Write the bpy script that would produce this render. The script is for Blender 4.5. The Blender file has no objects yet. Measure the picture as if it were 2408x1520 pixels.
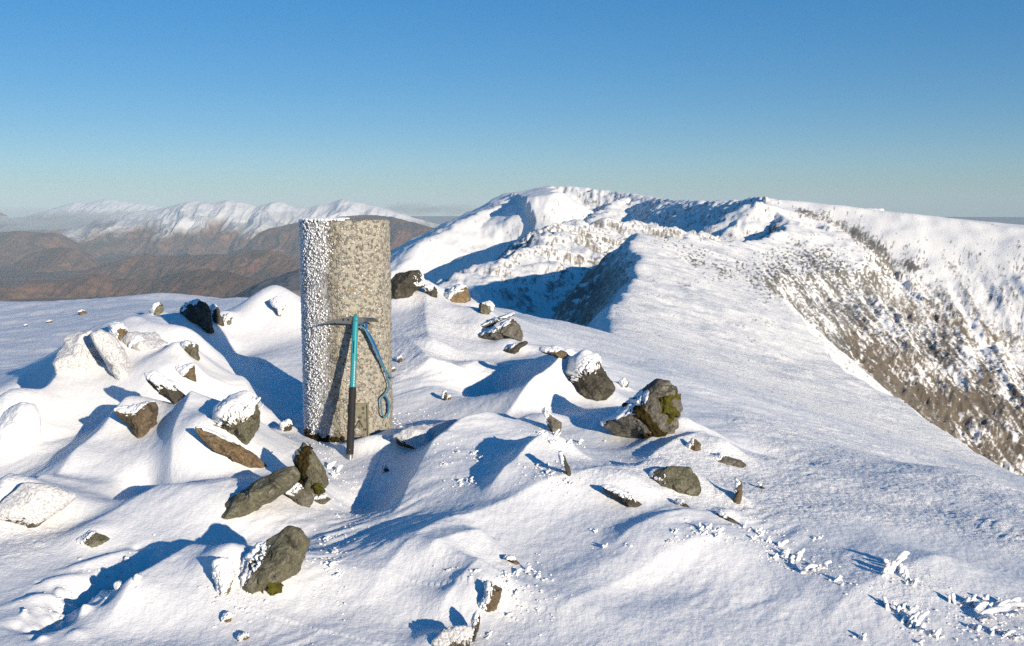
import bpy, math, random
import numpy as np
from mathutils import Vector
rad = math.radians
sc = bpy.context.scene
COL = sc.collection
# ------------------------------------------------------------------ camera frame
PITCH = rad(6.72); F = 2333.0; CU, CV = 1204.0, 760.0
CAM = np.array([0.0, 0.0, 1.06])
CP, SP = math.cos(PITCH), math.sin(PITCH)
SUN_AZ, SUN_EL = rad(37), rad(14)     # sun behind the viewer's right shoulder

def pdir(u, v):
    a = (u - CU) / F; b = -(v - CV) / F
    return np.array([a, CP + b * SP, -SP + b * CP])
def at(u, v, y):
    d = pdir(u, v); t = y / d[1]
    return CAM + d * t
def to_px(P):
    d = P - CAM
    yc = d[..., 1] * CP - d[..., 2] * SP
    zc = d[..., 1] * SP + d[..., 2] * CP
    yc = np.maximum(yc, 1e-3)
    return CU + F * d[..., 0] / yc, CV - F * zc / yc
def sstep(a, b, x):
    t = np.clip((x - a) / (b - a), 0, 1); return t * t * (3 - 2 * t)

# ------------------------------------------------------------------ noise
def _hash(ix, iy, iz, seed):
    h = (ix * 374761393 + iy * 668265263 + iz * 2147483647 + seed * 1274126177).astype(np.uint64) & np.uint64(0xffffffff)
    h = ((h ^ (h >> np.uint64(13))) * np.uint64(1274126177)) & np.uint64(0xffffffff)
    h = ((h ^ (h >> np.uint64(15))) * np.uint64(2246822519)) & np.uint64(0xffffffff)
    h = h ^ (h >> np.uint64(16))
    return (h & np.uint64(0xffff)).astype(np.float32) / 32767.5 - 1.0
def vnoise2(x, y, seed=0):
    x0 = np.floor(x); y0 = np.floor(y); fx = (x - x0).astype(np.float32); fy = (y - y0).astype(np.float32)
    ix = x0.astype(np.int64); iy = y0.astype(np.int64)
    ux = fx * fx * fx * (fx * (fx * 6 - 15) + 10); uy = fy * fy * fy * (fy * (fy * 6 - 15) + 10)
    def g(dx, dy):
        h = _hash(ix + dx, iy + dy, 0 * ix, seed) * np.float32(math.pi)
        return np.cos(h) * (fx - dx) + np.sin(h) * (fy - dy)
    a = g(0, 0); b = g(1, 0); c = g(0, 1); d = g(1, 1)
    return (a + (b - a) * ux + (c + (d - c) * ux - a - (b - a) * ux) * uy) * 1.5
def fbm2(x, y, oct=4, seed=0, gain=.5, lac=2.03):
    s = 0; am = 1.0
    for k in range(oct):
        s = s + am * vnoise2(x * lac ** k + 17.3 * k, y * lac ** k - 9.1 * k, seed + k); am *= gain
    return s
def vnoise3(x, y, z, seed=0):
    x0 = np.floor(x); y0 = np.floor(y); z0 = np.floor(z)
    f = [(x - x0), (y - y0), (z - z0)]
    i = [x0.astype(np.int64), y0.astype(np.int64), z0.astype(np.int64)]
    w = [t * t * (3 - 2 * t) for t in f]
    r = 0
    for dx in (0, 1):
        for dy in (0, 1):
            for dz in (0, 1):
                r = r + _hash(i[0] + dx, i[1] + dy, i[2] + dz, seed) * (w[0] if dx else 1 - w[0]) * (w[1] if dy else 1 - w[1]) * (w[2] if dz else 1 - w[2])
    return r
def fbm3(P, s, oct=4, seed=0, gain=.5):
    r = 0; am = 1.0
    for k in range(oct):
        q = P * (s * 2.03 ** k) + 31.7 * k
        r = r + am * vnoise3(q[:, 0], q[:, 1], q[:, 2], seed + k); am *= gain
    return r

# ------------------------------------------------------------------ mesh helpers
def mesh_np(name, V, Q=None, T=None, smooth=True, mat=None, parent=None, attrs=None):
    me = bpy.data.meshes.new(name)
    V = np.ascontiguousarray(V, dtype=np.float32)
    me.vertices.add(len(V)); me.vertices.foreach_set('co', V.ravel())
    nq = 0 if Q is None else len(Q); nt = 0 if T is None else len(T)
    li = []
    if nq: li.append(np.asarray(Q, dtype=np.int32).ravel())
    if nt: li.append(np.asarray(T, dtype=np.int32).ravel())
    li = np.concatenate(li)
    st = np.concatenate([np.arange(nq, dtype=np.int32) * 4, nq * 4 + np.arange(nt, dtype=np.int32) * 3])
    me.loops.add(len(li)); me.loops.foreach_set('vertex_index', li)
    me.polygons.add(nq + nt); me.polygons.foreach_set('loop_start', st)
    me.update(calc_edges=True)
    me.polygons.foreach_set('use_smooth', np.full(nq + nt, smooth, dtype=bool))
    for k, a in (attrs or {}).items():
        at_ = me.attributes.new(k, 'FLOAT', 'POINT'); at_.data.foreach_set('value', np.ascontiguousarray(a, dtype=np.float32).ravel())
    o = bpy.data.objects.new(name, me); COL.objects.link(o)
    if mat: me.materials.append(mat)
    if parent is not None: o.parent = parent
    return o
def tag(o, label, cat, group=None, kind=None):
    if label: o['label'] = label; o['category'] = cat
    if group: o['group'] = group
    if kind: o['kind'] = kind
    return o
def empty(name, label, cat, loc, group=None):
    o = bpy.data.objects.new(name, None); COL.objects.link(o); o.location = loc; o.empty_display_size = .1
    return tag(o, label, cat, group)
def vnormals(me):
    n = np.empty(len(me.vertices) * 3, dtype=np.float32); me.vertex_normals.foreach_get('vector', n); return n.reshape(-1, 3)
def grid_quads(nr, nc, wrap=False):
    c = np.arange(nc if wrap else nc - 1); r = np.arange(nr - 1)
    R, C = np.meshgrid(r, c, indexing='ij'); C2 = (C + 1) % nc
    return np.stack([R * nc + C, R * nc + C2, (R + 1) * nc + C2, (R + 1) * nc + C], -1).reshape(-1, 4)

# ------------------------------------------------------------------ materials
class NT:
    def __init__(s, name):
        s.m = bpy.data.materials.new(name); s.m.use_nodes = True; s.t = s.m.node_tree; s.n = s.t.nodes
        s.b = s.n['Principled BSDF']; s.out = s.n['Material Output']
    def add(s, ty, **kw):
        n = s.n.new(ty)
        for k, v in kw.items():
            if k.startswith('i_'): n.inputs[k[2:].replace('_', ' ')].default_value = v
            else: setattr(n, k, v)
        return n
    def link(s, a, b): s.t.links.new(a, b)
    def coord(s): return s.add('ShaderNodeTexCoord').outputs['Object']
    def noise(s, vec, scale, detail=4, rough=.55, dist=0):
        n = s.add('ShaderNodeTexNoise'); n.inputs['Scale'].default_value = scale; n.inputs['Detail'].default_value = detail
        n.inputs['Roughness'].default_value = rough; n.inputs['Distortion'].default_value = dist
        s.link(vec, n.inputs['Vector']); return n.outputs['Fac']
    def vor(s, vec, scale, feature='F1', rnd=1):
        n = s.add('ShaderNodeTexVoronoi', feature=feature); n.inputs['Scale'].default_value = scale; n.inputs['Randomness'].default_value = rnd
        s.link(vec, n.inputs['Vector']); return n
    def ramp(s, fac, stops, interp='LINEAR'):
        n = s.add('ShaderNodeValToRGB'); cr = n.color_ramp; cr.interpolation = interp
        while len(cr.elements) < len(stops): cr.elements.new(.5)
        for e, (p, c) in zip(cr.elements, stops):
            e.position = p; e.color = (c, c, c, 1) if not hasattr(c, '__len__') else (*c, 1)
        s.link(fac, n.inputs['Fac']); return n.outputs['Color']
    def mix(s, fac, a, b, blend='MIX'):
        n = s.add('ShaderNodeMix', data_type='RGBA', blend_type=blend)
        for v, i in ((fac, 0), (a, 6), (b, 7)):
            if hasattr(v, 'links'): s.link(v, n.inputs[i])
            else: n.inputs[i].default_value = v if i == 0 else (*v, 1)
        return n.outputs[2]
    def math(s, op, a, b=None, c=None, clamp=False):
        n = s.add('ShaderNodeMath', operation=op, use_clamp=clamp)
        for i, v in enumerate((a, b, c)):
            if v is None: continue
            if hasattr(v, 'links'): s.link(v, n.inputs[i])
            else: n.inputs[i].default_value = v
        return n.outputs[0]
    def attr(s, name): return s.add('ShaderNodeAttribute', attribute_name=name).outputs['Fac']
    def bump(s, h, strength, dist, prev=None):
        n = s.add('ShaderNodeBump'); n.inputs['Strength'].default_value = strength; n.inputs['Distance'].default_value = dist
        s.link(h, n.inputs['Height'])
        if prev is not None: s.link(prev, n.inputs['Normal'])
        return n.outputs['Normal']
    def mapping(s, vec, scale=(1, 1, 1), rot=(0, 0, 0)):
        n = s.add('ShaderNodeMapping'); n.inputs['Scale'].default_value = scale; n.inputs['Rotation'].default_value = rot
        s.link(vec, n.inputs['Vector']); return n.outputs['Vector']
    def done(s, col, rough=.8, normal=None, spec=.3):
        if hasattr(col, 'links'): s.link(col, s.b.inputs['Base Color'])
        else: s.b.inputs['Base Color'].default_value = (*col, 1)
        if hasattr(rough, 'links'): s.link(rough, s.b.inputs['Roughness'])
        else: s.b.inputs['Roughness'].default_value = rough
        s.b.inputs['Specular IOR Level'].default_value = spec
        if normal is not None: s.link(normal, s.b.inputs['Normal'])
        return s.m

def mat_snow():
    m = NT('snow'); c = m.coord()
    cr = m.attr('crust')
    g = m.noise(c, 90, 5, .7); g2 = m.noise(c, 260, 2, .6)
    n = m.bump(g, .4, .008)
    n = m.bump(g2, .3, .002, n)
    rg = m.math('MULTIPLY', m.noise(c, 45, 4, .75), cr)
    n = m.bump(rg, .6, .012, n)
    col = m.mix(m.noise(c, 3, 3), (.80, .80, .815), (.87, .865, .865))
    rk = m.attr('rock')
    th = m.math('ADD', rk, m.math('MULTIPLY', m.math('SUBTRACT', m.noise(c, 30, 6, .7), .5), 1.2))
    f = m.ramp(th, [(.52, 0), (.58, 1)])
    rc = m.mix(m.noise(c, 20, 5), (.10, .085, .06), (.25, .22, .17))
    return m.done(m.mix(f, col, rc), .55, n, .35)
def mat_rime(grey=False):
    m = NT('grey_rime' if grey else 'rime_ice'); c = m.coord()
    n = m.bump(m.noise(c, 150, 5, .7), .45, .006)
    if not grey: return m.done((.86, .87, .89), .5, n, .4)
    n = m.bump(m.noise(c, 55, 4, .75), .7, .012, n)
    col = m.mix(m.ramp(m.noise(c, 130, 4, .75), [(.36, 0), (.52, 1)]), (.33, .33, .33), (.66, .66, .68))
    return m.done(col, .6, n, .3)
def mat_rock(name, ca, cb, cc, lich=.5):
    m = NT(name); c = m.coord()
    a = m.noise(c, 7, 8, .65, .6); b = m.noise(c, 28, 8, .7); s = m.noise(c, 90, 4, .7)
    col = m.mix(m.ramp(a, [(.35, 0), (.65, 1)]), ca, cb)
    col = m.mix(m.ramp(b, [(.52, 0), (.66, 1)]), col, cc)
    col = m.mix(m.ramp(m.noise(c, 12, 7, .75, .3), [(.56, 0), (.62, lich)]), col, (.36, .35, .29))
    col = m.mix(m.ramp(m.noise(c, 15, 6, .7, 1.0), [(.60, 0), (.66, .85)]), col, (.035, .032, .026))
    col = m.mix(m.ramp(s, [(.35, .6), (.6, 0)]), col, (.06, .055, .045))
    wv = m.add('ShaderNodeVectorMath', operation='ADD'); m.link(c, wv.inputs[0])
    nv = m.add('ShaderNodeTexNoise'); nv.inputs['Scale'].default_value = 6; nv.inputs['Detail'].default_value = 4; m.link(c, nv.inputs['Vector'])
    sv_ = m.add('ShaderNodeVectorMath', operation='SCALE'); sv_.inputs['Scale'].default_value = .16; m.link(nv.outputs['Color'], sv_.inputs[0]); m.link(sv_.outputs[0], wv.inputs[1])
    ck = m.vor(m.mapping(wv.outputs[0], (1, 1, 1.9), (.4, .3, .2)), 4.5, 'DISTANCE_TO_EDGE').outputs['Distance']
    ckf = m.math('MULTIPLY', m.ramp(ck, [(.0, 1), (.035, 0)]), m.ramp(m.noise(c, 5, 3), [(.42, 0), (.55, 1)]))
    col = m.mix(m.math('MULTIPLY', ckf, .85), col, (.018, .016, .012))
    n = m.bump(ckf, -.8, .02); n = m.bump(b, .7, .035, n); n = m.bump(s, .6, .010, n); n = m.bump(a, .5, .05, n)
    return m.done(col, .85, n, .25)
def mat_ridge():
    m = NT('ridge_snow'); c = m.coord()
    rk = m.attr('rock'); vg = m.attr('veg')
    n1 = m.noise(c, .6, 8, .7); n2 = m.noise(c, .12, 6, .65)
    th = m.math('ADD', rk, m.math('ADD', m.math('MULTIPLY', m.math('SUBTRACT', n1, .5), 1.0), m.math('MULTIPLY', m.math('SUBTRACT', n2, .5), .8)))
    f = m.ramp(th, [(.46, 0), (.60, .55), (.84, .95)])
    snow = m.mix(m.noise(c, .05, 4), (.86, .85, .83), (.92, .905, .88))
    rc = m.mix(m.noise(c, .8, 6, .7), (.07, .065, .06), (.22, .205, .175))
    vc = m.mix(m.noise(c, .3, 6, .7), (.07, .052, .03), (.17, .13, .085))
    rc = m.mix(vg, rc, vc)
    n = m.bump(n1, .45, .8); n = m.bump(m.noise(c, 2.5, 4, .7), .4, .3, n)
    return m.done(m.mix(f, snow, rc), .75, n, .15)
def mat_hill():
    m = NT('moor_hill'); c = m.coord()
    s = m.attr('snow')
    n1 = m.noise(c, .012, 8, .7); n2 = m.noise(c, .0022, 6, .6, .6)
    a = m.mix(m.ramp(n2, [(.38, 0), (.62, 1)]), (.085, .042, .026), (.21, .10, .054))
    a = m.mix(m.ramp(n1, [(.45, 0), (.65, .8)]), a, (.05, .042, .026))
    th = m.math('ADD', s, m.math('MULTIPLY', m.math('SUBTRACT', m.noise(c, .006, 8, .72), .5), 1.0))
    f = m.ramp(th, [(.40, 0), (.62, .35), (1.0, .8)])
    n = m.bump(n1, .7, 25)
    return m.done(m.mix(f, a, (.72, .73, .76)), .9, n, .05)
M_SNOW = mat_snow(); M_RIME = mat_rime(); M_RIMEG = mat_rime(True); M_RIDGE = mat_ridge(); M_HILL = mat_hill()
M_ROCK = {
 'grey': mat_rock('grey_rock', (0.124, 0.117, 0.098), (0.234, 0.215, 0.176), (0.325, 0.299, 0.240)),
 'brown': mat_rock('brown_rock', (0.130, 0.098, 0.065), (0.234, 0.169, 0.104), (0.312, 0.234, 0.143), .3),
 'dark': mat_rock('dark_rock', (0.052, 0.047, 0.039), (0.117, 0.104, 0.078), (0.182, 0.163, 0.124), .2),
 'green': mat_rock('lichen_rock', (0.130, 0.124, 0.081), (0.227, 0.215, 0.143), (0.338, 0.312, 0.227), .7),
 'ochre': mat_rock('ochre_rock', (0.195, 0.130, 0.072), (0.325, 0.221, 0.111), (0.416, 0.312, 0.195), .4),
}

# ------------------------------------------------------------------ summit surface: thin-plate spline over (bearing, log distance)
CTRL = [ # (u, v, y)
(0,1520,2.3),(600,1520,2.3),(1204,1520,2.35),(1800,1520,2.4),(2408,1520,2.5),(0,1900,1.6),(1204,1900,1.6),(2408,1900,1.62),
(0,1400,2.6),(640,1400,2.62),(1204,1400,2.66),(1800,1400,2.75),(2300,1400,2.85),
(0,1250,3.1),(400,1250,3.1),(900,1250,3.17),(1400,1250,3.08),(1900,1250,3.25),(2300,1250,3.5),
(0,1100,3.9),(300,1100,3.75),(500,1100,3.72),(800,1110,3.93),(1250,1100,3.8),(1600,1100,4.0),(2000,1100,4.6),(2300,1120,5.0),
(0,1000,4.2),(400,1000,4.2),(815,1010,4.5),(700,1000,4.6),(1150,1000,4.62),(1530,1040,4.55),(1750,1000,5.4),
(1190,730,16),(1300,765,15.5),(1460,800,14),(1680,880,12),(1900,960,10.3),(2060,1030,9),(2240,1110,8),(2408,1190,7),(2650,1300,6),
(1680,950,7),(1900,1020,6.5),(2150,1110,6),
(0,680,25),(210,674,25),(350,690,23),(560,703,20),(60,850,8),(60,760,13),(60,720,18),(400,722,13),(640,704,16),(-250,690,25),(-250,850,8),(-250,1000,4.6),
(180,900,5.0),(250,760,5.6),(330,780,5.4),(420,850,5.0),(480,800,5.4),(540,900,5.0),(520,1000,4.5),(300,1000,4.35),(100,1000,4.4),(40,985,4.5),(0,900,5.6),(40,870,7),
(500,800,5.9),(480,745,6.6),(600,850,5.6),(640,950,5.0),(660,830,6.0),(650,700,7),(640,770,6.7),(700,740,7.2),(560,760,6.7),
(940,720,7.0),(1000,690,7.4),(960,800,6.2),(1050,750,6.8),(1000,870,5.5),(1000,950,5.0),(1080,790,6.6),(1100,850,6.0),(1150,900,5.6),(1200,950,5.15),(1200,830,6.3),
(1330,870,6.0),(1300,920,5.5),(1250,1000,4.75),(1300,960,5.05),(1450,960,5.2),(1450,900,6.1),(1300,800,7),(1200,745,9),(1130,715,9),(1240,772,8.7),(1400,840,8.5),(1600,885,8),(1700,950,6.6),
]
XYZ = [(-2.8,7.4,0.0),(-1.6,8.5,.0),(-1.0,12,-.3),(.4,12,-.3),(-1.8,20,-1.3),(-.4,20,-1.2),(0,26,-1.9),(6,20,-3.6),(8,14,-3.3),(8,10,-2.3),(2.2,24,-2.8),(12,20,-5.5),(-14,45,-4.2),(-5,40,-3.5),
       (-20,36,-3.3),(4.5,2.5,-.35),(-3,2.0,.1),(8,6,-1.9),(-6,6,.0)]
pts = [at(*c) for c in CTRL] + [np.array(p) for p in XYZ]
pts = np.array(pts)
def tl(x, y):
    return np.arctan2(x, y) * 1.6, np.log(np.maximum(np.hypot(x, y), .2))
pa, pl = tl(pts[:, 0], pts[:, 1])
def _k(r2): return np.where(r2 > 1e-12, .5 * r2 * np.log(np.maximum(r2, 1e-12)), 0)
n_ = len(pts)
A_ = np.zeros((n_ + 3, n_ + 3)); A_[:n_, :n_] = _k((pa[:, None] - pa) ** 2 + (pl[:, None] - pl) ** 2) + np.eye(n_) * 4e-4
A_[:n_, n_:] = np.c_[np.ones(n_), pa, pl]; A_[n_:, :n_] = A_[:n_, n_:].T
SOL = np.linalg.solve(A_, np.r_[pts[:, 2], 0, 0, 0])
def tps(x, y):
    x = np.asarray(x, dtype=np.float64).ravel(); y = np.asarray(y, dtype=np.float64).ravel()
    a, l = tl(x, y); a = np.clip(a, -1.25, 1.25); l = np.clip(l, math.log(1.5), math.log(60))
    out = np.empty(len(a))
    for i in range(0, len(a), 60000):
        s = slice(i, i + 60000)
        out[s] = _k((a[s, None] - pa) ** 2 + (l[s, None] - pl) ** 2) @ SOL[:n_] + SOL[n_] + SOL[n_ + 1] * a[s] + SOL[n_ + 2] * l[s]
    return out
def march(u, v, hf, t0=1.4, t1=45, n=700):
    d = pdir(u, v); t = np.geomspace(t0, t1, n)
    P = CAM + d * t[:, None]
    g = P[:, 2] - hf(P[:, 0], P[:, 1])
    k = np.argmax(g < 0)
    if g[k] >= 0: k = n - 1
    if k == 0: return P[0]
    w = g[k - 1] / (g[k - 1] - g[k] + 1e-9)
    return P[k - 1] * (1 - w) + P[k] * w
def gp(u, v): return march(u, v, tps)[:2]

# drift crests, hollows and bumps laid on the summit surface
BUMPS = []   # cx, cy, h, sx, sy, rot
def bump(u, v, h, sx, sy=None, rot=0):
    c = gp(u, v); BUMPS.append((c[0], c[1], h, sx, sy or sx, rad(rot)))
CRESTS = []  # pts, h, wl, wr
def crest(px, h, wl, wr):
    CRESTS.append((np.array([gp(u, v) for u, v in px]), h, wl, wr))
# drift with a steep lee in front of the pillar
crest([(925,1255),(965,1180),(1020,1110),(1085,1060),(1180,1030),(1290,1000)], .10, .10, .32)
bump(890, 1170, -.10, .14, .20, -20)
crest([(1130,1230),(1200,1175),(1270,1125),(1345,1085)], .045, .05, .16)
crest([(1180,1170),(1260,1100),(1340,1056)], .05, .05, .12)
# great smooth back of the foreground drift
crest([(820,1480),(900,1400),(1040,1300),(1250,1215),(1500,1160),(1700,1110)], .07, .35, .22)
crest([(960,1400),(1080,1345),(1180,1310)], .05, .10, .20)
crest([(1250,1500),(1400,1420),(1600,1330),(1850,1270)], .045, .18, .25)
crest([(1420,1330),(1540,1270),(1690,1215)], .03, .08, .16)
crest([(1000,1480),(1100,1420),(1160,1380)], .04, .09, .16)
bump(1500, 1400, -.035, .22, .1, 35)
# snow bank under the snow-topped boulder, hollow on its left
crest([(1385,850),(1335,930),(1275,970),(1150,1015)], .16, .10, .30)
bump(1190, 930, -.16, .26, .22)
crest([(940,800),(1010,870),(1090,890),(1180,850)], .05, .14, .10)
crest([(560,900),(585,960),(640,1010)], .06, .10, .16)
bump(1270, 905, .05, .14, .14)
# folds of the left drift
crest([(80,1190),(200,1110),(300,1040),(345,990)], .09, .14, .24)
crest([(-40,1290),(60,1200),(150,1150)], .07, .10, .22)
bump(120, 1250, -.04, .16, .08, 20)
bump(330, 1150, -.05, .08, .14)
crest([(400,1165),(410,1110),(450,1050),(470,1010)], .10, .09, .22)
bump(480, 1110, .05, .16, .12)
bump(375, 1130, -.06, .10, .18)
crest([(150,1290),(330,1220),(440,1180)], .035, .12, .2)
bump(40, 925, -.20, .30, .22)
crest([(60,1050),(140,970),(165,900),(210,820)], .13, .10, .32)
bump(45, 1000, .11, .13, .14)
crest([(380,880),(450,930),(530,985)], .06, .18, .12)
# drift apron behind the pillar
crest([(1010,690),(1000,760),(1010,830),(1060,860)], .07, .30, .14)
bump(1000, 672, .10, .12, .10)
bump(935, 725, .05, .16, .12)
bump(655, 745, .15, .30, .30)
bump(590, 760, .04, .16, .2)
bump(700, 760, .03, .16, .25)
bump(320, 900, .07, .35, .25)
bump(230, 850, .03, .30, .22)
bump(420, 830, .04, .25, .2)
bump(200, 890, .06, .25, .2)
bump(520, 800, -.10, .22, .3)
bump(870, 1062, .045, .12, .06)
# foreground left: slab drift, trench of boot prints
crest([(230,1500),(330,1420),(440,1370),(525,1335)], .06, .07, .25)
_rb = random.Random(5)
for q in [(110,1470),(130,1450),(150,1430),(170,1408),(190,1390),(215,1378),(240,1365),(270,1355),(300,1345),(330,1335)]: bump(q[0], q[1], -.032 - _rb.uniform(0, .02), .05, .032, 30)
for q in [(90,1410),(140,1365),(200,1335),(270,1315)]: bump(q[0], q[1], .016, .07, .028, 35)
for k in range(130):
    t_ = _rb.random(); bump(80 + 290 * t_ + _rb.gauss(0, 26), 1475 - 150 * t_ + _rb.gauss(0, 26), _rb.uniform(-.016, .016), _rb.uniform(.008, .026))
bump(380, 1345, -.03, .09, .05)
bump(600, 1290, -.03, .15, .1)
# right apron
crest([(1440,1090),(1600,1055),(1780,1040)], .04, .08, .25)
crest([(1490,1120),(1600,1085),(1700,1065)], .05, .07, .2)
bump(1800, 1060, -.06, .30, .16, 20)
crest([(1900,1500),(2100,1380),(2300,1320)], .05, .25, .3)

def reg(ox, oy, k):
    return lambda L: [(x / k / 1.16944 + ox, y / k / 1.16944 + oy) for x, y in L]
G1 = reg(0, 598.6, 2.534); G2 = reg(598.6, 470.3, 1.9); G3 = reg(855.1, 598.6, 2.027); G4 = reg(0, 983.4, 2.4244); G5 = reg(769.6, 983.4, 2.408); G6 = reg(1539.2, 983.4, 2.370)
SN = dict(snow_mat=M_SNOW)
def rock_list(rock):
    # back left of the pillar
    rock(G1([(1255,385),(1290,345),(1385,297),(1430,325),(1458,375),(1472,450),(1490,520),(1440,530),(1380,480),(1300,495),(1262,440)]), 'large black pointed rock in shadow at the back of the snow hollow', 'dark', .8, -.75, seed=1, box_=.5)
    rock(G1([(1462,350),(1490,338),(1530,370),(1552,420),(1560,490),(1530,500),(1495,470),(1475,420)]), 'narrow dark slab leaning against the right of the black pointed rock', 'dark', .7, -.55, seed=2)
    rock(G1([(1050,380),(1075,345),(1110,335),(1135,355),(1142,400),(1125,428),(1080,430),(1045,420)]), 'small rounded olive stone on the drift left of the black pointed rock', 'green', .9, -.25, (-.9,0,.5), seed=3)
    rock(G1([(540,400),(570,388),(612,405),(600,418),(550,418)]), 'tiny brown stone on the flat snow beyond the rimed boulder', 'brown', .9, -.4, seed=4, ext=.6)
    rock(G1([(1560,440),(1590,405),(1622,430),(1618,480),(1570,490)]), 'low frosted stone between the narrow dark slab and the snow-plastered boulder', 'grey', .8, .35, seed=5)
    rock(G1([(445,480),(500,455),(560,440),(640,460),(690,560),(725,680),(690,760),(600,800),(500,850),(450,800),(400,730),(385,650),(410,590),(440,550)]), 'large rounded boulder wholly coated in pale grey rime left of the cairn', 'grey', .55, 1.6, seed=6, thick=.004, ext=.15, amp=.6, facets=6, drift=0, sfreq=12, snow_mat=M_RIMEG, lift=-.06)
    rock(G1([(650,480),(720,460),(800,520),(860,620),(920,720),(955,830),(930,870),(850,870),(800,780),(740,660),(690,560)]), 'long rimed slab with a dark slit beside the big rime-coated boulder', 'dark', .7, .75, (-.3,-.1,.9), seed=7, thick=.008, sfreq=7, snow_mat=M_RIMEG, drift=.15, lift=-.05)
    rock(G1([(760,480),(800,462),(850,480),(900,540),(905,580),(870,605),(820,580),(770,530)]), 'frosted stone with a bare orange-brown face behind the rimed slab', 'ochre', .8, .25, (-.8,.3,.6), seed=8)
    rock(G1([(905,610),(930,570),(985,560),(1030,600),(1020,640),(960,660),(910,650)]), 'small rime-speckled stone between the rimed slab and the grey slab end', 'grey', .8, .35, seed=9)
    rock(G1([(850,470),(900,415),(1000,420),(1100,430),(1150,480),(1200,540),(1240,600),(1180,660),(1050,600),(950,560),(880,560)]), 'broad snow-capped block at the top of the left cairn', 'grey', .9, 2.0, seed=10, thick=.006, facets=9, amp=.8, drift=.12, cut=[(.2,.75,-.6,.45)], snow_mat=M_RIMEG, lift=-.09)
    rock(G1([(1245,600),(1290,583),(1380,640),(1388,680),(1405,720),(1400,750),(1330,715),(1260,645)]), 'grey slab end poking out beside the shaded hollow', 'green', .8, -.45, seed=11)
    rock(G1([(1225,780),(1350,768),(1372,895),(1300,860),(1245,825)]), 'small grey-brown rock under a rimed ledge right of the sloping slab', 'brown', .8, -.05, seed=12)
    rock(G1([(1020,835),(1080,812),(1140,850),(1220,905),(1310,1005),(1255,1065),(1180,1000),(1100,945),(1040,885)]), 'dark sloping slab streaked with snow in the middle of the left cairn', 'dark', .7, -.30, (-.1,-.1,.9), seed=13, sfreq=8)
    rock(G1([(800,1075),(900,1040),(1000,1022),(1080,1035),(1107,1080),(1098,1180),(1040,1205),(1010,1260),(960,1310),(910,1230),(850,1150)]), 'brown-grey boulder with a dark cleft in the front of the left cairn', 'brown', .8, -.55, seed=14)
    rock(G1([(1490,1190),(1560,1070),(1620,1005),(1700,990),(1800,1045),(1835,1100),(1818,1220),(1750,1375),(1650,1330),(1560,1250)]), 'squarish speckled boulder with a white snow cap left of the pillar', 'green', .9, -.38, (-.35,.0,.9), seed=15, thick=.028, box_=.5, **SN)
    rock(G1([(1370,1190),(1500,1240),(1620,1300),(1760,1380),(1880,1460),(1912,1515),(1800,1525),(1650,1440),(1500,1360),(1420,1270)]), 'long reddish-brown slab sloping down towards the pointed rock', 'ochre', .6, -.65, seed=16, box_=.5)
    rock(G1([(1960,1175),(2010,1155),(2040,1190),(2030,1240),(1970,1235)]), 'small frosted dark stone in the shade at the pillar base', 'dark', .8, .1, seed=17)
    rock(G1([(10,1180),(60,1110),(150,1065),(222,1082),(236,1160),(230,1250),(120,1300),(20,1290)]), 'white snow-plastered hump with a sharp right edge at the far left', 'grey', .8, 2.2, seed=18, thick=.02, facets=2, amp=.5, drift=.5, **SN)
    rock(G1([(1885,320),(1930,290),(1990,300),(2003,340),(1970,385),(1962,450),(1945,445),(1935,370),(1900,355)]), 'frosted bit of rock showing in the snow hump behind the left side of the pillar', 'grey', .8, .25, (-.2,-.5,.7), seed=19, sfreq=12, drift=0)
    # front left
    rock(G4([(1378,662),(1420,632),(1475,590),(1475,550),(1560,500),(1700,430),(1850,360),(1960,330),(2000,385),(2000,440),(1920,500),(1800,570),(1680,612),(1560,660),(1430,690)]), 'long pale grey log-shaped slab lying against the pointed rock', 'green', .8, -.9, seed=20, box_=.45, amp=.7)
    rock([(717,1040),(735,1060),(760,1100),(779,1137),(760,1155),(735,1178),(712,1168),(698,1120),(692,1080)], 'upright pointed rock with dark moss at the foot of the pillar', 'green', .8, -.9, seed=21, box_=.5, moss=([(745,1148,12,14,0)],[],None,[(712,1090,14,48,15),(705,1140,14,30,0)]))
    rock([(655,1150),(700,1140),(735,1168),(741,1200),(720,1198),(690,1180)], 'thin grey flake under the end of the log-shaped slab', 'grey', .7, -.6, seed=22)
    rock([(735,1172),(765,1168),(786,1174),(770,1184),(742,1188)], 'small flat stone in front of the upright pointed rock', 'green', .7, -.5, seed=23)
    rock(G4([(1600,1020),(1640,950),(1700,880),(1800,810),(1900,755),(1950,740),(2000,760),(2040,800),(2082,840),(2050,930),(1990,1020),(1900,1110),(1850,1180),(1780,1195),(1740,1165),(1680,1160),(1620,1190),(1585,1130)]), 'big tilted boulder with snow on its left edge and yellow moss at its foot', 'green', .9, -.62, (-.9,.25,.25), seed=24, box_=.5, thick=.014, ext=.1, moss=([(642,1384,20,17,0),(618,1396,9,10,0)],))
    rock(G4([(495,815),(560,757),(620,750),(700,790),(752,825),(700,855),(600,862),(540,842)]), 'small dark stone with a long snow tail in the lower left', 'green', .9, -.35, (-.9,.1,.5), seed=25, ext=.4)
    rock(G4([(1440,965),(1475,950),(1530,962),(1545,1060),(1545,1150),(1530,1205),(1490,1195),(1455,1120),(1440,1040)]), 'snow-plastered slab edge standing left of the big tilted boulder', 'brown', 1.0, .45, (-.3,-.2,.8), seed=26, sfreq=7)
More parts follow.
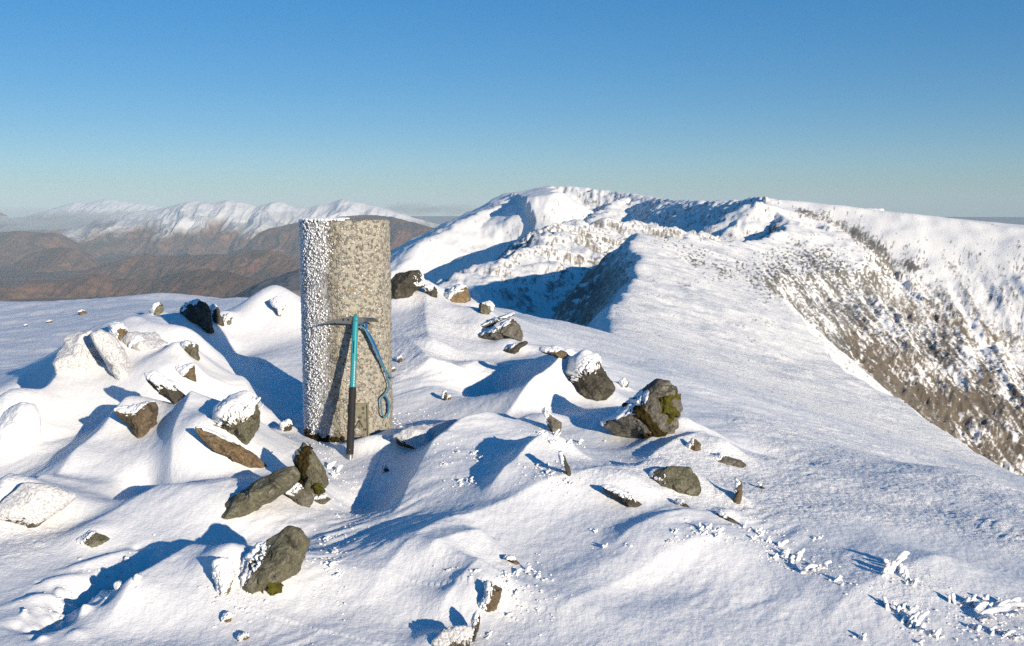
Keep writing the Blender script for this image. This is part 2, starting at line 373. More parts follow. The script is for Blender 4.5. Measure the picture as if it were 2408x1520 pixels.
    rock(G4([(0,575),(90,500),(180,432),(300,452),(430,510),(500,550),(400,620),(290,682),(180,742),(90,690),(10,620)]), 'flat grey slab crusted with rime flush with the snow at the left edge', 'dark', .35, .72, (0,0,1), seed=27, snow_mat=M_RIMEG, thick=.004, ext=.05, facets=2, amp=.5, sfreq=14, push=.2)
    rock(G4([(1490,1340),(1520,1310),(1545,1335),(1535,1368),(1500,1368)]), 'reddish pebble below the snow-plastered slab edge', 'ochre', .9, .0, seed=28)
    rock(G4([(1600,1460),(1635,1450),(1665,1462),(1655,1480),(1610,1480)]), 'tiny brown chip in the bright snow at the bottom edge', 'brown', .9, .0, seed=29)
    # right of the pillar
    rock(G3([(120,165),(180,108),(260,72),(310,85),(340,130),(357,175),(310,195),(250,245),(210,260),(120,235)]), 'dark mottled boulder peeking from behind the right side of the pillar', 'dark', .9, -.8, (.7,.3,.5), seed=30)
    rock(G3([(340,180),(380,170),(415,190),(412,235),(370,240)]), 'dark stone tucked behind the snow peak right of the mottled boulder', 'dark', .8, -.3, seed=31)
    rock(G3([(430,230),(480,190),(530,178),(580,190),(600,240),(592,278),(545,278),(480,270)]), 'round orange stone under a white frost cap on the rear rim', 'ochre', .9, .0, (-.6,.4,.6), seed=32, thick=.02)
    rock(G3([(625,300),(650,265),(690,253),(720,262),(735,285),(700,325),(650,338),(628,325)]), 'pale greenish stone below the orange stone on the rear rim', 'green', .9, -.25, (.7,.3,.6), seed=33)
    rock(G3([(608,462),(650,430),(740,390),(820,365),(870,390),(912,450),(900,482),(800,472),(700,487),(650,477)]), 'layered grey rock with snow-filled seams on the right rim', 'grey', .9, -.55, (-.3,.2,.9), seed=34, box_=.5, sfreq=9)
    rock(G3([(610,408),(700,372),(845,318),(862,335),(790,362),(690,400),(620,416)]), 'thin snow-topped slab lying above the layered grey rock', 'grey', 1.2, .05, (-.1,.2,1), seed=35)
    rock(G3([(740,535),(820,510),(900,478),(928,493),(880,520),(845,565),(800,552)]), 'dark wedge of rock beneath the layered grey rock', 'dark', .8, -.6, seed=36)
    rock(G3([(980,522),(1050,518),(1140,543),(1158,562),(1110,585),(1050,560),(990,548)]), 'cracked brown slab behind the snow-topped boulder', 'brown', .9, -.4, seed=37)
    rock(G3([(1120,660),(1160,580),(1225,562),(1300,590),(1370,640),(1407,700),(1392,750),(1340,800),(1260,828),(1190,808),(1150,745)]), 'boulder with a thick white snow top and a dark hollow beneath', 'dark', .9, -.38, (-.45,.35,.75), seed=38, thick=.03, **SN)
    rock(G3([(1428,705),(1458,685),(1482,708),(1474,742),(1442,747)]), 'small grey stone between the snow-topped boulder and the mossy boulder', 'grey', .9, -.1, (-.6,-.5,.4), seed=39)
    rock(G3([(1325,935),(1400,890),(1480,810),(1530,760),(1590,702),(1640,685),(1700,693),(1745,740),(1752,780),(1785,812),(1792,880),(1772,950),(1730,1020),(1680,1052),(1600,1042),(1520,1032),(1440,1010),(1380,975)]), 'large grey boulder splashed with green and dark moss right of the hollow', 'grey', .75, -.72, (-.75,.1,.5), seed=40, box_=.5, thick=.012, ext=.08,
         moss=([(1580,952,30,34,0)],[(1590,952,17,13,20)],None,[(1520,985,34,12,55),(1500,970,30,12,40),(1545,1015,30,14,60),(1528,1030,22,12,30),(1480,958,22,9,20)]))
    rock(G3([(1795,1075),(1815,1040),(1840,1020),(1882,1058),(1885,1085),(1825,1095)]), 'rough brown stone with a snow tail at the foot of the mossy boulder', 'brown', .9, -.35, (-.9,0,.4), seed=41, amp=1.6)
    rock(G3([(990,872),(1010,858),(1050,900),(1112,935),(1102,972),(1065,1002),(1020,940)]), 'tooth-shaped grey rock in the snow left of the mossy boulder', 'grey', .7, -.6, seed=42)
    rock(G3([(1070,1083),(1112,1108),(1152,1180),(1164,1242),(1142,1248),(1112,1150)]), 'thin dark edge of a buried slab in the middle of the front drift', 'dark', .6, -.25, (-.8,.2,.5), seed=43)
    rock(G3([(150,915),(250,868),(400,838),(520,828),(562,860),(582,985),(440,1052),(330,1062),(240,985)]), 'rime-speckled slab in shade at the right foot of the pillar', 'dark', .7, .05, (-.1,-.2,.9), seed=44, thick=.006, sfreq=24, snow_mat=M_RIMEG, drift=.2, lift=-.075, cut=[(.1,.8,-.6,.3)])
    rock(G3([(1568,1252),(1620,1210),(1720,1183),(1820,1178),(1862,1240),(1877,1312),(1852,1355),(1750,1352),(1650,1332),(1600,1302)]), 'big smooth olive-grey boulder at the front right of the mossy boulder', 'green', .8, -.75, (-.8,.3,.5), seed=45, box_=.5, amp=.8, ext=.1)
    rock(G3([(1322,1302),(1400,1310),(1500,1350),(1612,1395),(1560,1422),(1480,1412),(1400,1362)]), 'low ragged rock half drifted over left of the smooth olive boulder', 'dark', .8, -.3, (-.2,.3,.9), seed=46, amp=1.4, sfreq=8)
    rock(G6([(255,252),(330,240),(450,244),(560,268),(607,288),(555,312),(430,302),(310,287)]), 'long low grey slab above the smooth olive boulder', 'grey', .9, -.45, seed=47, ext=.5)
    rock(G6([(522,388),(577,384),(582,440),(572,510),(540,575),(515,530),(530,450)]), 'narrow upright brown rock right of the smooth olive boulder', 'brown', .8, -.65, seed=48)
    rock(G6([(662,418),(720,452),(724,468),(680,442)]), 'small dark sliver right of the upright brown rock', 'dark', .8, -.5, seed=49, ext=.5)
    rock(G6([(398,613),(460,628),(550,668),(558,688),(480,668),(420,642)]), 'thin dark slab edge below the upright brown rock', 'dark', .8, -.5, seed=50, ext=.5)
    rock(G6([(130,535),(190,545),(240,575),(225,585),(160,568)]), 'slender dark streak of rock below the smooth olive boulder', 'dark', .8, -.3, seed=51, ext=.5)
    rock(G5([(1060,1092),(1112,1103),(1157,1130),(1142,1200),(1102,1262),(1045,1300),(1010,1275),(1015,1220),(1062,1165)]), 'ragged brown rock breaking the snow at the bottom centre', 'brown', .7, -.25, (-.8,.1,.5), seed=52, amp=1.6, sfreq=8)
    rock(G5([(985,1290),(1018,1300),(1010,1370),(985,1440),(965,1500),(940,1495),(975,1390)]), 'narrow dark rock edge below the ragged brown rock', 'dark', .7, -.2, (-.8,.1,.5), seed=53, amp=1.8, sfreq=8)
    rock(G5([(1165,918),(1230,924),(1287,958),(1272,977),(1210,945)]), 'small brown flake on the drift above the ragged brown rock', 'brown', .7, -.4, seed=54, ext=.4)
    rock(G5([(700,1475),(760,1412),(880,1390),(950,1402),(945,1512),(720,1515)]), 'frosted pebbly rock surface at the bottom edge left of the dark rock edge', 'dark', .35, .45, (-.3,.2,.9), seed=55, thick=.006, sfreq=18, facets=2, amp=.7, snow_mat=M_RIMEG)
    for pxs, lab, mt, sd in ((G3([(185,575),(205,568),(218,585),(208,603),(190,595)]), 'small dark pebble in the bright drift right of the pillar', 'brown', 56), (G3([(152,635),(170,628),(180,642),(170,655),(155,653)]), 'dark pebble touching the right edge of the pillar', 'brown', 57),
        (G3([(445,770),(462,764),(468,800),(450,820),(440,800)]), 'slim dark stone tip above the rime-speckled slab', 'dark', 58), (G3([(465,795),(485,790),(490,806),(472,812)]), 'tiny tan pebble beside the slim stone tip', 'ochre', 59),
        (G3([(285,1040),(305,1020),(325,1045),(310,1068),(290,1065)]), 'small mossy stone at the right foot of the pillar', 'green', 60), (G5([(360,325),(385,320),(410,340),(400,358),(370,350)]), 'dark frosted stone in the shaded dip in front of the axe', 'dark', 61),
        (G1([(160,497),(180,488),(195,497),(180,503)]), 'farthest tiny dark stone on the plain at the left', 'dark', 62), (G1([(320,470),(345,458),(372,468),(355,478)]), 'frosted pebble on the plain near the rime-coated boulder', 'grey', 63)):
        rock(pxs, lab, mt, .9, -.25, seed=sd, ext=.4)
def collect(px, label, *a, drift=.42, yv=None, **k):
    P = np.array(px); w_ = math.sqrt(np.ptp(P[:, 0]) * np.ptp(P[:, 1])); 
    if yv is None:
        c = gp(.5 * P[:, 0].mean() + .5 * P[np.argmax(P[:, 1]), 0], P[:, 1].max())
        sz = w_ * np.hypot(*c) / F
        if sz > .05 and drift: BUMPS.append((c[0] - .22 * sz, c[1] + .26 * sz, drift * sz, .95 * sz, .85 * sz, 0))
rock_list(collect)
def poly_dist(X, Y, pl_):
    """distance, side and fractional position along a polyline"""
    bd = np.full(X.shape, 1e18); bs = np.zeros(X.shape); bt = np.zeros(X.shape)
    n = len(pl_) - 1
    for i in range(n):
        a = pl_[i]; b = pl_[i + 1]; d = b - a; L = d @ d
        t = ((X - a[0]) * d[0] + (Y - a[1]) * d[1]) / L; tc = np.clip(t, 0, 1)
        ex = X - a[0] - tc * d[0]; ey = Y - a[1] - tc * d[1]
        dd = ex * ex + ey * ey; m = dd < bd * (1 - 1e-9); cs = (d[0] * ey - d[1] * ex) / math.sqrt(L)
        tie = (~m) & (dd < bd * (1 + 1e-9)) & (np.abs(cs) > np.abs(bs))
        bd = np.where(m, dd, bd); bs = np.where(m | tie, cs, bs); bt = np.where(m, i + tc, bt)
    return np.sqrt(bd), bs, bt
def features(x, y):
    x = np.asarray(x, dtype=np.float64).ravel(); y = np.asarray(y, dtype=np.float64).ravel()
    z = np.zeros(len(x))
    for cx, cy, h, sx, sy, ro in BUMPS:
        m = (np.abs(x - cx) < 3 * max(sx, sy)) & (np.abs(y - cy) < 3 * max(sx, sy))
        if not m.any(): continue
        dx = x[m] - cx; dy = y[m] - cy; c, s = math.cos(ro), math.sin(ro)
        z[m] += h * np.exp(-((dx * c + dy * s) / sx) ** 2 - ((-dx * s + dy * c) / sy) ** 2)
    for pl_, h, wl, wr in CRESTS:
        w = 3 * max(wl, wr); lo = pl_.min(0) - w; hi = pl_.max(0) + w
        m = (x > lo[0]) & (x < hi[0]) & (y > lo[1]) & (y < hi[1])
        if not m.any(): continue
        d, s, t = poly_dist(x[m], y[m], pl_)
        n = len(pl_) - 1
        ta = np.clip(np.minimum(t, n - t) / (n * .3), 0, 1); ta = ta * ta * (3 - 2 * ta)
        # left of travel = lee (steep), right = windward
        q = np.where(s > 0, d / wl, d / wr)
        z[m] += 1.25 * h * ta * np.exp(-np.abs(q) ** np.where(s > 0, 1.25, 1.1))
    return z
def fine(x, y):
    """wind ripples and roughness of the summit snow; rock cover and crust masks"""
    r = np.hypot(x, y)
    c, s = math.cos(rad(48)), math.sin(rad(48))
    a = x * c + y * s; b = -x * s + y * c
    z = .0075 * fbm2(a * .9, b * 2.6, 4, 3, .5) * sstep(1.0, 2.0, r)
    P = np.stack([x, y, np.full_like(x, 1.06) * 0], -1)
    u, v = to_px(P)
    cr = sstep(0.0, .5, fbm2(x * .8, y * .8, 3, 21) + .9 * sstep(1500, 2000, u) * sstep(1500, 1200, v) - .15)
    cr = np.maximum(cr, .8 * sstep(900, 750, v))
    z = z + cr * (.0026 * fbm2(x * 32, y * 32, 4, 31, .65) * sstep(26, 12, r) + .014 * fbm2(x * 2.0, y * 2.0, 3, 35))
    z = z + .0012 * fbm2(x * 30, y * 30, 4, 41, .65) * sstep(14, 7, r)
    sc1 = sstep(.0, .55, fbm2(x * .9 + 7, y * .9, 3, 61))
    z = z + sc1 * sstep(16, 8, r) * .0055 * (1 - 2 * np.abs(fbm2(a * 1.6, b * 6.5, 4, 63, .55)))
    far = sstep(9, 20, r)
    z = z + far * .10 * fbm2(x * .35, y * .35, 4, 51)
    z = z + .018 * sstep(600, 300, u) * sstep(6.5, 8.5, r) * sstep(40, 20, r) * np.maximum(0, fbm2(x * 1.1 + y * .2, y * 2.4, 4, 57, .6))
    return z, cr
PX, PY, PR = at(815, 700, 4.5)[0], 4.5, .2

# ------------------------------------------------------------------ ridge heights beyond the summit
RIDGES = []
def ridge(px, sl, sr, dr=None, er=0.0, round_=2.0, craggy=0.0, lf=.3):
    P = np.array([at(*q) if len(q) == 3 else np.array(q[:3]) for q in px])
    RIDGES.append((P, sl, sr, dr, er, round_, craggy, lf))
# sides: left / right of the direction of travel (always written from far to near unless noted)
ridge([(1815,470,900),(1842,520,800),(1800,565,690),(1720,573,580),(1650,570,500),(1590,556,420),(1545,560,370),(1490,553,320),(1477,600,260),(1480,640,210),(1470,690,165),(1455,740,125),(1450,795,90),(1440,860,60)], .33, 1.15, 34, .55, 1.2, 1.0, .22)
ridge([(1290,438,2500),(1380,443,2440),(1470,455,2350),(1540,466,2200),(1600,473,1950),(1700,476,1600),(1790,477,1100),(1815,470,900)], .5, .55, None, 0, 15, .6)
ridge([(1290,438,2500),(1200,455,2500),(1100,500,2480),(920,588,2450),(815,612,2440),(710,631,2420),(620,660,2410),(540,705,2400),(420,790,2400)], .06, .6, 110, .5, 25, .2)
ridge([(1290,440,2500),(1200,470,2330),(1110,510,2150),(1010,562,1950),(925,640,1800),(830,800,1700)], .42, .5, None, 0, 12, .3)
ridge([(1340,445,2460),(1310,490,2250),(1285,530,2050),(1265,580,1800)], .35, .75, None, 0, 8, .8)
ridge([(1480,457,2340),(1420,500,2050),(1390,530,1850)], .4, .75, None, 0, 8, .8)
ridge([(1555,468,2180),(1545,500,1900),(1530,540,1650)], .4, .8, None, 0, 8, .6)
# hump in the middle distance and its spur
ridge([(1640,560,760),(1560,546,700),(1480,533,670),(1400,528,640),(1340,527,620),(1305,543,560),(1310,563,520),(1240,598,470),(1130,645,420),(1020,700,370)], .38, .7, None, 0, 5, 1.2, .6)
ridge([(1305,543,560),(1200,566,600),(1100,600,640),(1020,636,680),(900,690,720)], .9, .5, None, 0, 4, .4)
# plateau to the right, its lip and the corrie face
ridge([(1815,470,900),(1860,479,950),(1930,489,1050),(2050,501,1150),(2200,512,1250),(2408,530,1250),(2700,548,1250)], .6, .12, None, 0, 20, .0, 0)
ridge([(1800,478,860),(1880,500,840),(1950,532,820),(2080,596,800),(2250,640,800),(2408,690,800),(2700,760,780)], .02, .34, None, 0, 6, .45, 0)
for q in ([(1700,572,560),(1760,620,500),(1820,700,420)],[(1960,535,830),(1985,640,720),(2010,740,640)],[(2090,600,800),(2150,700,710),(2190,800,640)],[(2260,645,800),(2330,740,720),(2390,860,640)],[(1880,505,840),(1890,600,760),(1905,690,690)]):
    ridge(q, .42, .45, None, 0, 3, .6)
ridge([(-60,25,-2.6),(-30,22,-1.6),(-8,22,-1.6),(3,30,-4.5),at(1440,860,60)], .3, .3, None, 0, 3, 0)
def mid(x, y):
    x = np.asarray(x, dtype=np.float64).ravel(); y = np.asarray(y, dtype=np.float64).ravel()
    w1 = fbm2(x / 90, y / 90, 4, 71); w2 = fbm2(x / 90 + 50, y / 90 + 9, 4, 75)
    H = np.full(len(x), -520.0); CR = np.zeros(len(x)); ST = np.zeros(len(x))
    H = np.where(x > 120, np.maximum(H, -130 + .02 * (x - 120) + 3 * w1), H)
    r = np.hypot(x, y)
    for P, sl, sr, dr, er, rn, cg, lf in RIDGES:
        wa = np.clip(r * .012, 0, 14)
        bx = x + wa * w1; by = y + wa * w2
        d, s, t = poly_dist(bx, by, P[:, :2])
        i = np.clip(t.astype(int), 0, len(P) - 2); f = t - i
        zc = P[i, 2] * (1 - f) + P[i + 1, 2] * f
        de = np.sqrt(d * d + rn * rn) - rn
        left = s > 0
        d0 = P[0, :2] - P[1, :2]; d0 = d0 / np.hypot(*d0); d1 = P[-1, :2] - P[-2, :2]; d1 = d1 / np.hypot(*d1)
        over = np.where(t <= 0, np.maximum(0, (bx - P[0, 0]) * d0[0] + (by - P[0, 1]) * d0[1]), 0) + np.where(t >= len(P) - 1, np.maximum(0, (bx - P[-1, 0]) * d1[0] + (by - P[-1, 1]) * d1[1]), 0)
        h = zc - np.where(left, sl, sr) * de - np.maximum(0, .6 - np.where(left, sl, sr)) * over
        if dr: h = h - np.where(left, er * np.maximum(0, d - dr * (.75 + r / 700)), 0)
        m = h > H
        H = np.where(m, h, H); CR = np.where(m, cg * np.where(left, lf, lf + (1 - lf) * np.clip(d / 10, 0, 1)), CR)
        ST = np.where(m, np.where(left, sl, sr), ST)
    n1 = fbm2(x / 28, y / 28, 5, 81, .55); n2 = 1 - 2 * np.abs(fbm2(x / 45, y / 45, 4, 91))
    amp = sstep(45, 150, r)
    z = H + amp * ((.07 + .75 * CR) * n1 + CR * (4.5 * n2 * np.clip(r / 500, .5, 1.6) + 2.0 * n1 + 1.0 * np.clip(r / 700, 0, 2.0) * (.5 - np.abs(fbm2(x / 16, y / 16, 4, 97))))) + amp * (.06 + .5 * CR) * fbm2(x / 5, y / 5, 3, 95) * sstep(900, 300, r)
    return z, CR, ST
def near_h(x, y): return tps(x, y) + features(x, y)
def ground(x, y):
    x = np.asarray(x, dtype=np.float64).ravel(); y = np.asarray(y, dtype=np.float64).ravel()
    return near_h(x, y) + fine(x, y)[0]

# ------------------------------------------------------------------ build summit + ridge sheets (polar grids sharing one rim)
th_d = np.linspace(rad(-33), rad(33), 1050)
th = np.concatenate([np.linspace(rad(-180), rad(-33.5), 70), th_d, np.linspace(rad(33.5), rad(177.5), 69)])
def rows(a, b, k): return np.geomspace(a, b, int(math.log(b / a) / k) + 1)
r1 = np.concatenate([rows(.3, 1.8, .06)[:-1], rows(1.8, 9, .0029)[:-1], rows(9, 55, .0075)])
r2 = rows(55, 4200, .0052)
def polar(rr):
    R, T = np.meshgrid(rr, th, indexing='ij'); return (R * np.sin(T)).ravel(), (R * np.cos(T)).ravel(), R.ravel(), T.ravel()
def blend_h(x, y, R, T, want='near'):
    behind = sstep(rad(45), rad(75), np.abs(T))
    zb = -.10 * R + .12
    if want == 'near':
        zn = near_h(x, y); f, cr = fine(x, y); zn = zn + f
        w = sstep(20, 46, R)
        zm = np.zeros_like(zn); k = w > 0
        zm[k] = mid(x[k], y[k])[0]
        z = zn * (1 - w) + zm * w
    else:
        z, cr, st = mid(x, y)
    zb = np.where(R > 60, -.10 * 60 + .12 - .35 * (R - 60), zb)
    zb = np.maximum(zb, -520)
    return z * (1 - behind) + zb * behind, cr
x1, y1, R1, T1 = polar(r1)
z1, cr1 = blend_h(x1, y1, R1, T1)
V1 = np.stack([x1, y1, z1], -1)
u1, v1 = to_px(V1)
# bare grit showing through the thin snow near the far edge and in small spots
rk1 = np.zeros(len(x1))
g_ = vnoise2(x1 * 1.7, y1 * 1.7, 5) + .5 * vnoise2(x1 * 7, y1 * 7, 6)
rk1 += .50 * sstep(.62, .95, g_) * sstep(3.0, 7, R1)
nc = len(th)
sg = mesh_np('snow_ground', V1, grid_quads(len(r1), nc, True), None, True, M_SNOW, None, {'crust': cr1, 'rock': rk1})
sg['kind'] = 'structure'

x2, y2, R2, T2 = polar(r2)
z2, cr2 = blend_h(x2, y2, R2, T2, 'mid')
z2[:nc] = z1[-nc:]
V2 = np.stack([x2, y2, z2], -1)
u2, v2 = to_px(V2)
def ell(u, v, cu, cv, ru, rv, ro=0):
    c, s = math.cos(rad(ro)), math.sin(rad(ro)); a = (u - cu) * c + (v - cv) * s; b = -(u - cu) * s + (v - cv) * c
    return np.exp(-(a / ru) ** 2 - (b / rv) ** 2)
# steepness of the built surface
Zg = z2.reshape(len(r2), nc); dzr = np.gradient(Zg, r2, axis=0); dzt = np.gradient(Zg, th, axis=1) / r2[:, None]
sl2 = np.hypot(dzr, dzt).ravel()
rock_shade2 = .12 * sstep(.55, 1.1, sl2) + .46 * np.minimum(cr2, 1) * sstep(.30, .85, sl2)
for cu, cv, ru, rv, ro, s in [(1640,620,60,20,35,.34),(1700,640,40,22,50,.30),(1610,660,30,25,40,.25),(2060,580,60,18,40,.62),(2000,545,45,12,35,.48),(1930,512,45,11,20,.46),(1885,498,25,9,20,.4),(2145,628,22,11,20,.4),(2010,650,70,30,35,.22),(1900,600,60,30,40,.22),(2230,700,80,40,40,.22),
    (2140,625,20,10,20,.3),(1850,640,60,30,45,.22),(1800,690,60,60,55,.28),(1980,700,110,50,40,.26),(2130,740,110,70,30,.30),(2050,830,100,60,45,.24),(2260,850,80,70,60,.20),(2350,1000,130,90,40,.30),(2200,930,110,50,40,.25),
    (2350,720,80,100,60,.22),(1400,650,150,50,-30,.14),(1330,720,80,60,0,.12),(1500,700,80,80,0,.07),(1600,760,130,40,30,.08),(1850,860,150,30,45,.10)]:
    rock_shade2 += s * ell(u2, v2, cu, cv, ru, rv, ro) * (sstep(235, 330, R2) if cu > 1880 else 1)
# wind-scoured streaks and gullies running down the corrie face
sa = (u2 * math.cos(rad(52)) + v2 * math.sin(rad(52))); sb = (-u2 * math.sin(rad(52)) + v2 * math.cos(rad(52)))
strk = fbm2(sa / 90, sb / 8, 4, 111)
face = sstep(1640, 1900, u2 + .35 * (v2 - 620)) * sstep(540, 640, v2) * sstep(1500, 300, R2) * sstep(235, 330, R2)
big = fbm2(u2 / 120, v2 / 90, 4, 117); wob = fbm2(u2 / 60, v2 / 60, 3, 119)
strk = fbm2(sa / 80 + .3 * wob, sb / 10 + .5 * wob, 4, 111, .6)
spk = fbm2(u2 / 7, v2 / 5, 3, 141, .7)
low = sstep(600, 1050, v2 + .12 * (u2 - 2000))
rock_shade2 += face * (.16 + .27 * low + .24 * big + .34 * strk + .34 * spk)
gul = np.exp(-(np.abs(fbm2(sa / 260 + 3, sb / 70, 3, 151)) / .05) ** 2) * sstep(-.1, .3, fbm2(sa / 50, sb / 50, 2, 153))
rock_shade2 -= face * .45 * gul
rock_shade2 -= .5 * ell(u2, v2, 2270, 740, 130, 8, 58)
mids = sstep(720, 600, v2) * sstep(900, 1000, u2) * sstep(250, 400, R2)
rock_shade2 += mids * (.34 * spk + .10 + .10 * fbm2(u2 / 25, v2 / 16, 3, 161))
dsl = sstep(1440, 1480, u2) * (R2 < 420) * (1 - face)
rock_shade2 += dsl * (.30 * spk + .16 * fbm2(u2 / 60 + v2 / 60, v2 / 22, 3, 165) - .03 + .16 * np.maximum(0, fbm2(sa / 90, sb / 9, 3, 167)))
veg2 = sstep(250, 330, R2) * sstep(.25, .6, .9 * ell(u2, v2, 2270, 860, 110, 110, 0) + .9 * ell(u2, v2, 2060, 830, 90, 60, 40) + 1.3 * ell(u2, v2, 2350, 1010, 200, 120, 30) + .4 * ell(u2, v2, 2150, 740, 120, 60))
rock_shade2 += .75 * sstep(930, 890, u2) * sstep(1500, 1900, R2) * sstep(560, 585, v2)  # shade of the far left shoulder, painted in through the dark rock colour
rock_shade2 += .30 + .10 * sstep(300, 120, np.abs(R2 - 180)) * np.maximum(0, fbm2(x2 / 6, y2 / 6, 4, 131))
V2[:, 2] += face * sstep(570, 720, v2) * (R2 / 600) * (1.7 * (1 - 2 * np.abs(fbm2(sa / 210, sb / 46, 4, 171))) + .8 * fbm2(u2 / 16, v2 / 12, 3, 175))
mr = mesh_np('mountain_ridge', V2, grid_quads(len(r2), nc, True), None, True, M_RIDGE, None, {'rock': rock_shade2 - .18, 'veg': veg2})
mr['kind'] = 'structure'
# ------------------------------------------------------------------ far hills
def hill(px, base=-720, slope=.42, seed=0, snow=None, ridgeamp=.05, back=.5, nx=420, ny=110, rough=1.0):
    P = np.array([at(u, v, y) for u, v, y in px])
    s = np.r_[0, np.cumsum(np.hypot(np.diff(P[:, 0]), np.diff(P[:, 1])))]
    t = np.linspace(0, s[-1], nx)
    cx = np.interp(t, s, P[:, 0]); cy = np.interp(t, s, P[:, 1]); cz = np.interp(t, s, P[:, 2])
    k = np.array([1, 2, 3, 2, 1]) / 9; 
    czs = np.convolve(np.pad(cz, 2, 'edge'), k, 'valid')
    wdt = (czs.max() - base) / slope
    q = np.concatenate([-np.linspace(1, 0, ny - 25) ** 1.3, np.linspace(0, .6, 26)[1:]])
    X = cx[None, :] + 0 * q[:, None]; off = q[:, None] * wdt; Y = cy[None, :] + off
    dist = np.abs(off)
    L = wdt
    n0 = fbm2(X.ravel() / (L * .30), Y.ravel() / (L * .55), 5, 200 + seed).reshape(X.shape)
    rg = 1 - 2 * np.abs(fbm2(X.ravel() / (L * .22) + 4, Y.ravel() / (L * .9), 4, 230 + seed)).reshape(X.shape)
    ta = np.clip(dist / (L * .35), 0, 1)
    drop = slope * (np.sqrt(dist ** 2 + (L * .02) ** 2) - L * .02)
    Z = czs[None, :] - drop + ta * L * ridgeamp * (.55 * n0 + .55 * rg - .3) + rough * 6 * fbm2(X.ravel() / 150, Y.ravel() / 150, 4, 260 + seed).reshape(X.shape)
    X = X + ta * L * .06 * fbm2(X.ravel() / (L * .4), Y.ravel() / (L * .4), 3, 290 + seed).reshape(X.shape)
    # roll the ends down
    e = np.minimum(t, t[-1] - t)[None, :]
    V = np.stack([X, Y, np.maximum(Z, base - 40)], -1).reshape(-1, 3)
    sn = np.full(len(V), -1.0)
    if snow: sn = (V[:, 2] - snow[0]) / snow[1] + .35 * (n0.ravel())
    o = mesh_np('hill', V, grid_quads(len(q), nx), None, True, M_HILL, None, {'snow': np.clip(sn, -1, 1.5)})
    o['kind'] = 'structure'
    return o
hill([(-300,690,7.2e3),(0,678,7.4e3),(140,662,7.8e3),(224,641,8.0e3),(278,656,8.0e3),(367,656,7.8e3),(415,642,7.6e3),(473,633,7.4e3),(498,634,7.3e3),(543,642,7.2e3),(607,660,7.1e3),(720,690,7.0e3),(900,730,7e3)], seed=1, slope=.3, snow=(-480,90))
hill([(60,668,10e3),(128,656,10e3),(192,640,10e3),(243,623,10e3),(304,604,10e3),(345,598,10e3),(383,604,9.9e3),(430,601,9.8e3),(479,598,9.7e3),(543,599,9.6e3),(591,589,9.6e3),(626,588,9.5e3),(671,601,9.3e3),(706,618,9.1e3),(800,660,8.8e3),(900,700,8.6e3)], seed=2, slope=.28, snow=(-420,160))
hill([(-250,660,11.4e3),(-80,640,11.4e3),(0,632,11.4e3),(32,621,11.4e3),(64,599,11.4e3),(112,585,11.3e3),(147,580,11.2e3),(176,588,11.1e3),(208,608,11e3),(236,630,10.9e3),(300,680,10.9e3)], seed=3, slope=.34)
hill([(-300,560,13.2e3),(-100,552,13.2e3),(0,547,13.2e3),(48,543,13e3),(96,548,13e3),(134,548,13e3),(160,560,13e3),(204,600,12.8e3),(260,650,12.8e3)], seed=4, slope=.3)
hill([(560,600,13.2e3),(607,548,13.2e3),(640,536,13.2e3),(671,530,13.2e3),(709,521,13.2e3),(780,512,13.2e3),(860,505,13e3),(920,510,12.6e3),(1000,530,12.2e3),(1100,560,12e3)], seed=5, slope=.38, snow=(10,200))
hill([(100,590,16e3),(157,541,16e3),(192,527,16e3),(272,503,16e3),(320,497,16e3),(352,497,16e3),(415,482,16e3),(440,476,16e3),(463,473,16e3),(480,477,16e3),(499,479,16e3),(520,473,16e3),(537,470,16e3),(555,472,16e3),(575,477,16e3),(607,486,16e3),(630,478,16e3),(649,474,16e3),(665,476,16e3),(690,487,16e3),(719,490,16e3),(745,482,16e3),(770,480,16e3),(805,468,16e3),(850,478,16e3),(900,489,16e3),(940,502,16e3),(1000,520,16e3),(1100,545,16e3)], seed=6, slope=.42, snow=(-640,430), nx=700, ny=150, ridgeamp=.085)
hill([(60,510,24e3),(153,482,24e3),(179,475,24e3),(204,479,24e3),(224,473,24e3),(246,469,24e3),(270,471,24e3),(288,474,24e3),(351,482,24e3),(400,490,24e3),(480,510,24e3)], seed=7, slope=.4, snow=(-300,200), base=-700)
hill([(-200,470,20e3),(-60,488,20e3),(0,499,20e3),(19,509,20e3),(35,522,20e3),(60,545,20e3)], seed=8, slope=.5)
# valley floor reaching to the horizon
th3 = np.linspace(rad(-180), rad(176), 90); rr3 = np.geomspace(600, 70e3, 60)
R3, T3 = np.meshgrid(rr3, th3, indexing='ij'); x3 = (R3 * np.sin(T3)).ravel(); y3 = (R3 * np.cos(T3)).ravel()
vf = mesh_np('valley_ground', np.stack([x3, y3, -690 + 14 * fbm2(x3 / 900, y3 / 900, 3, 300)], -1), grid_quads(60, 90, True), None, True, M_HILL, None, {'snow': np.full(len(x3), -1.0)})
vf['kind'] = 'structure'

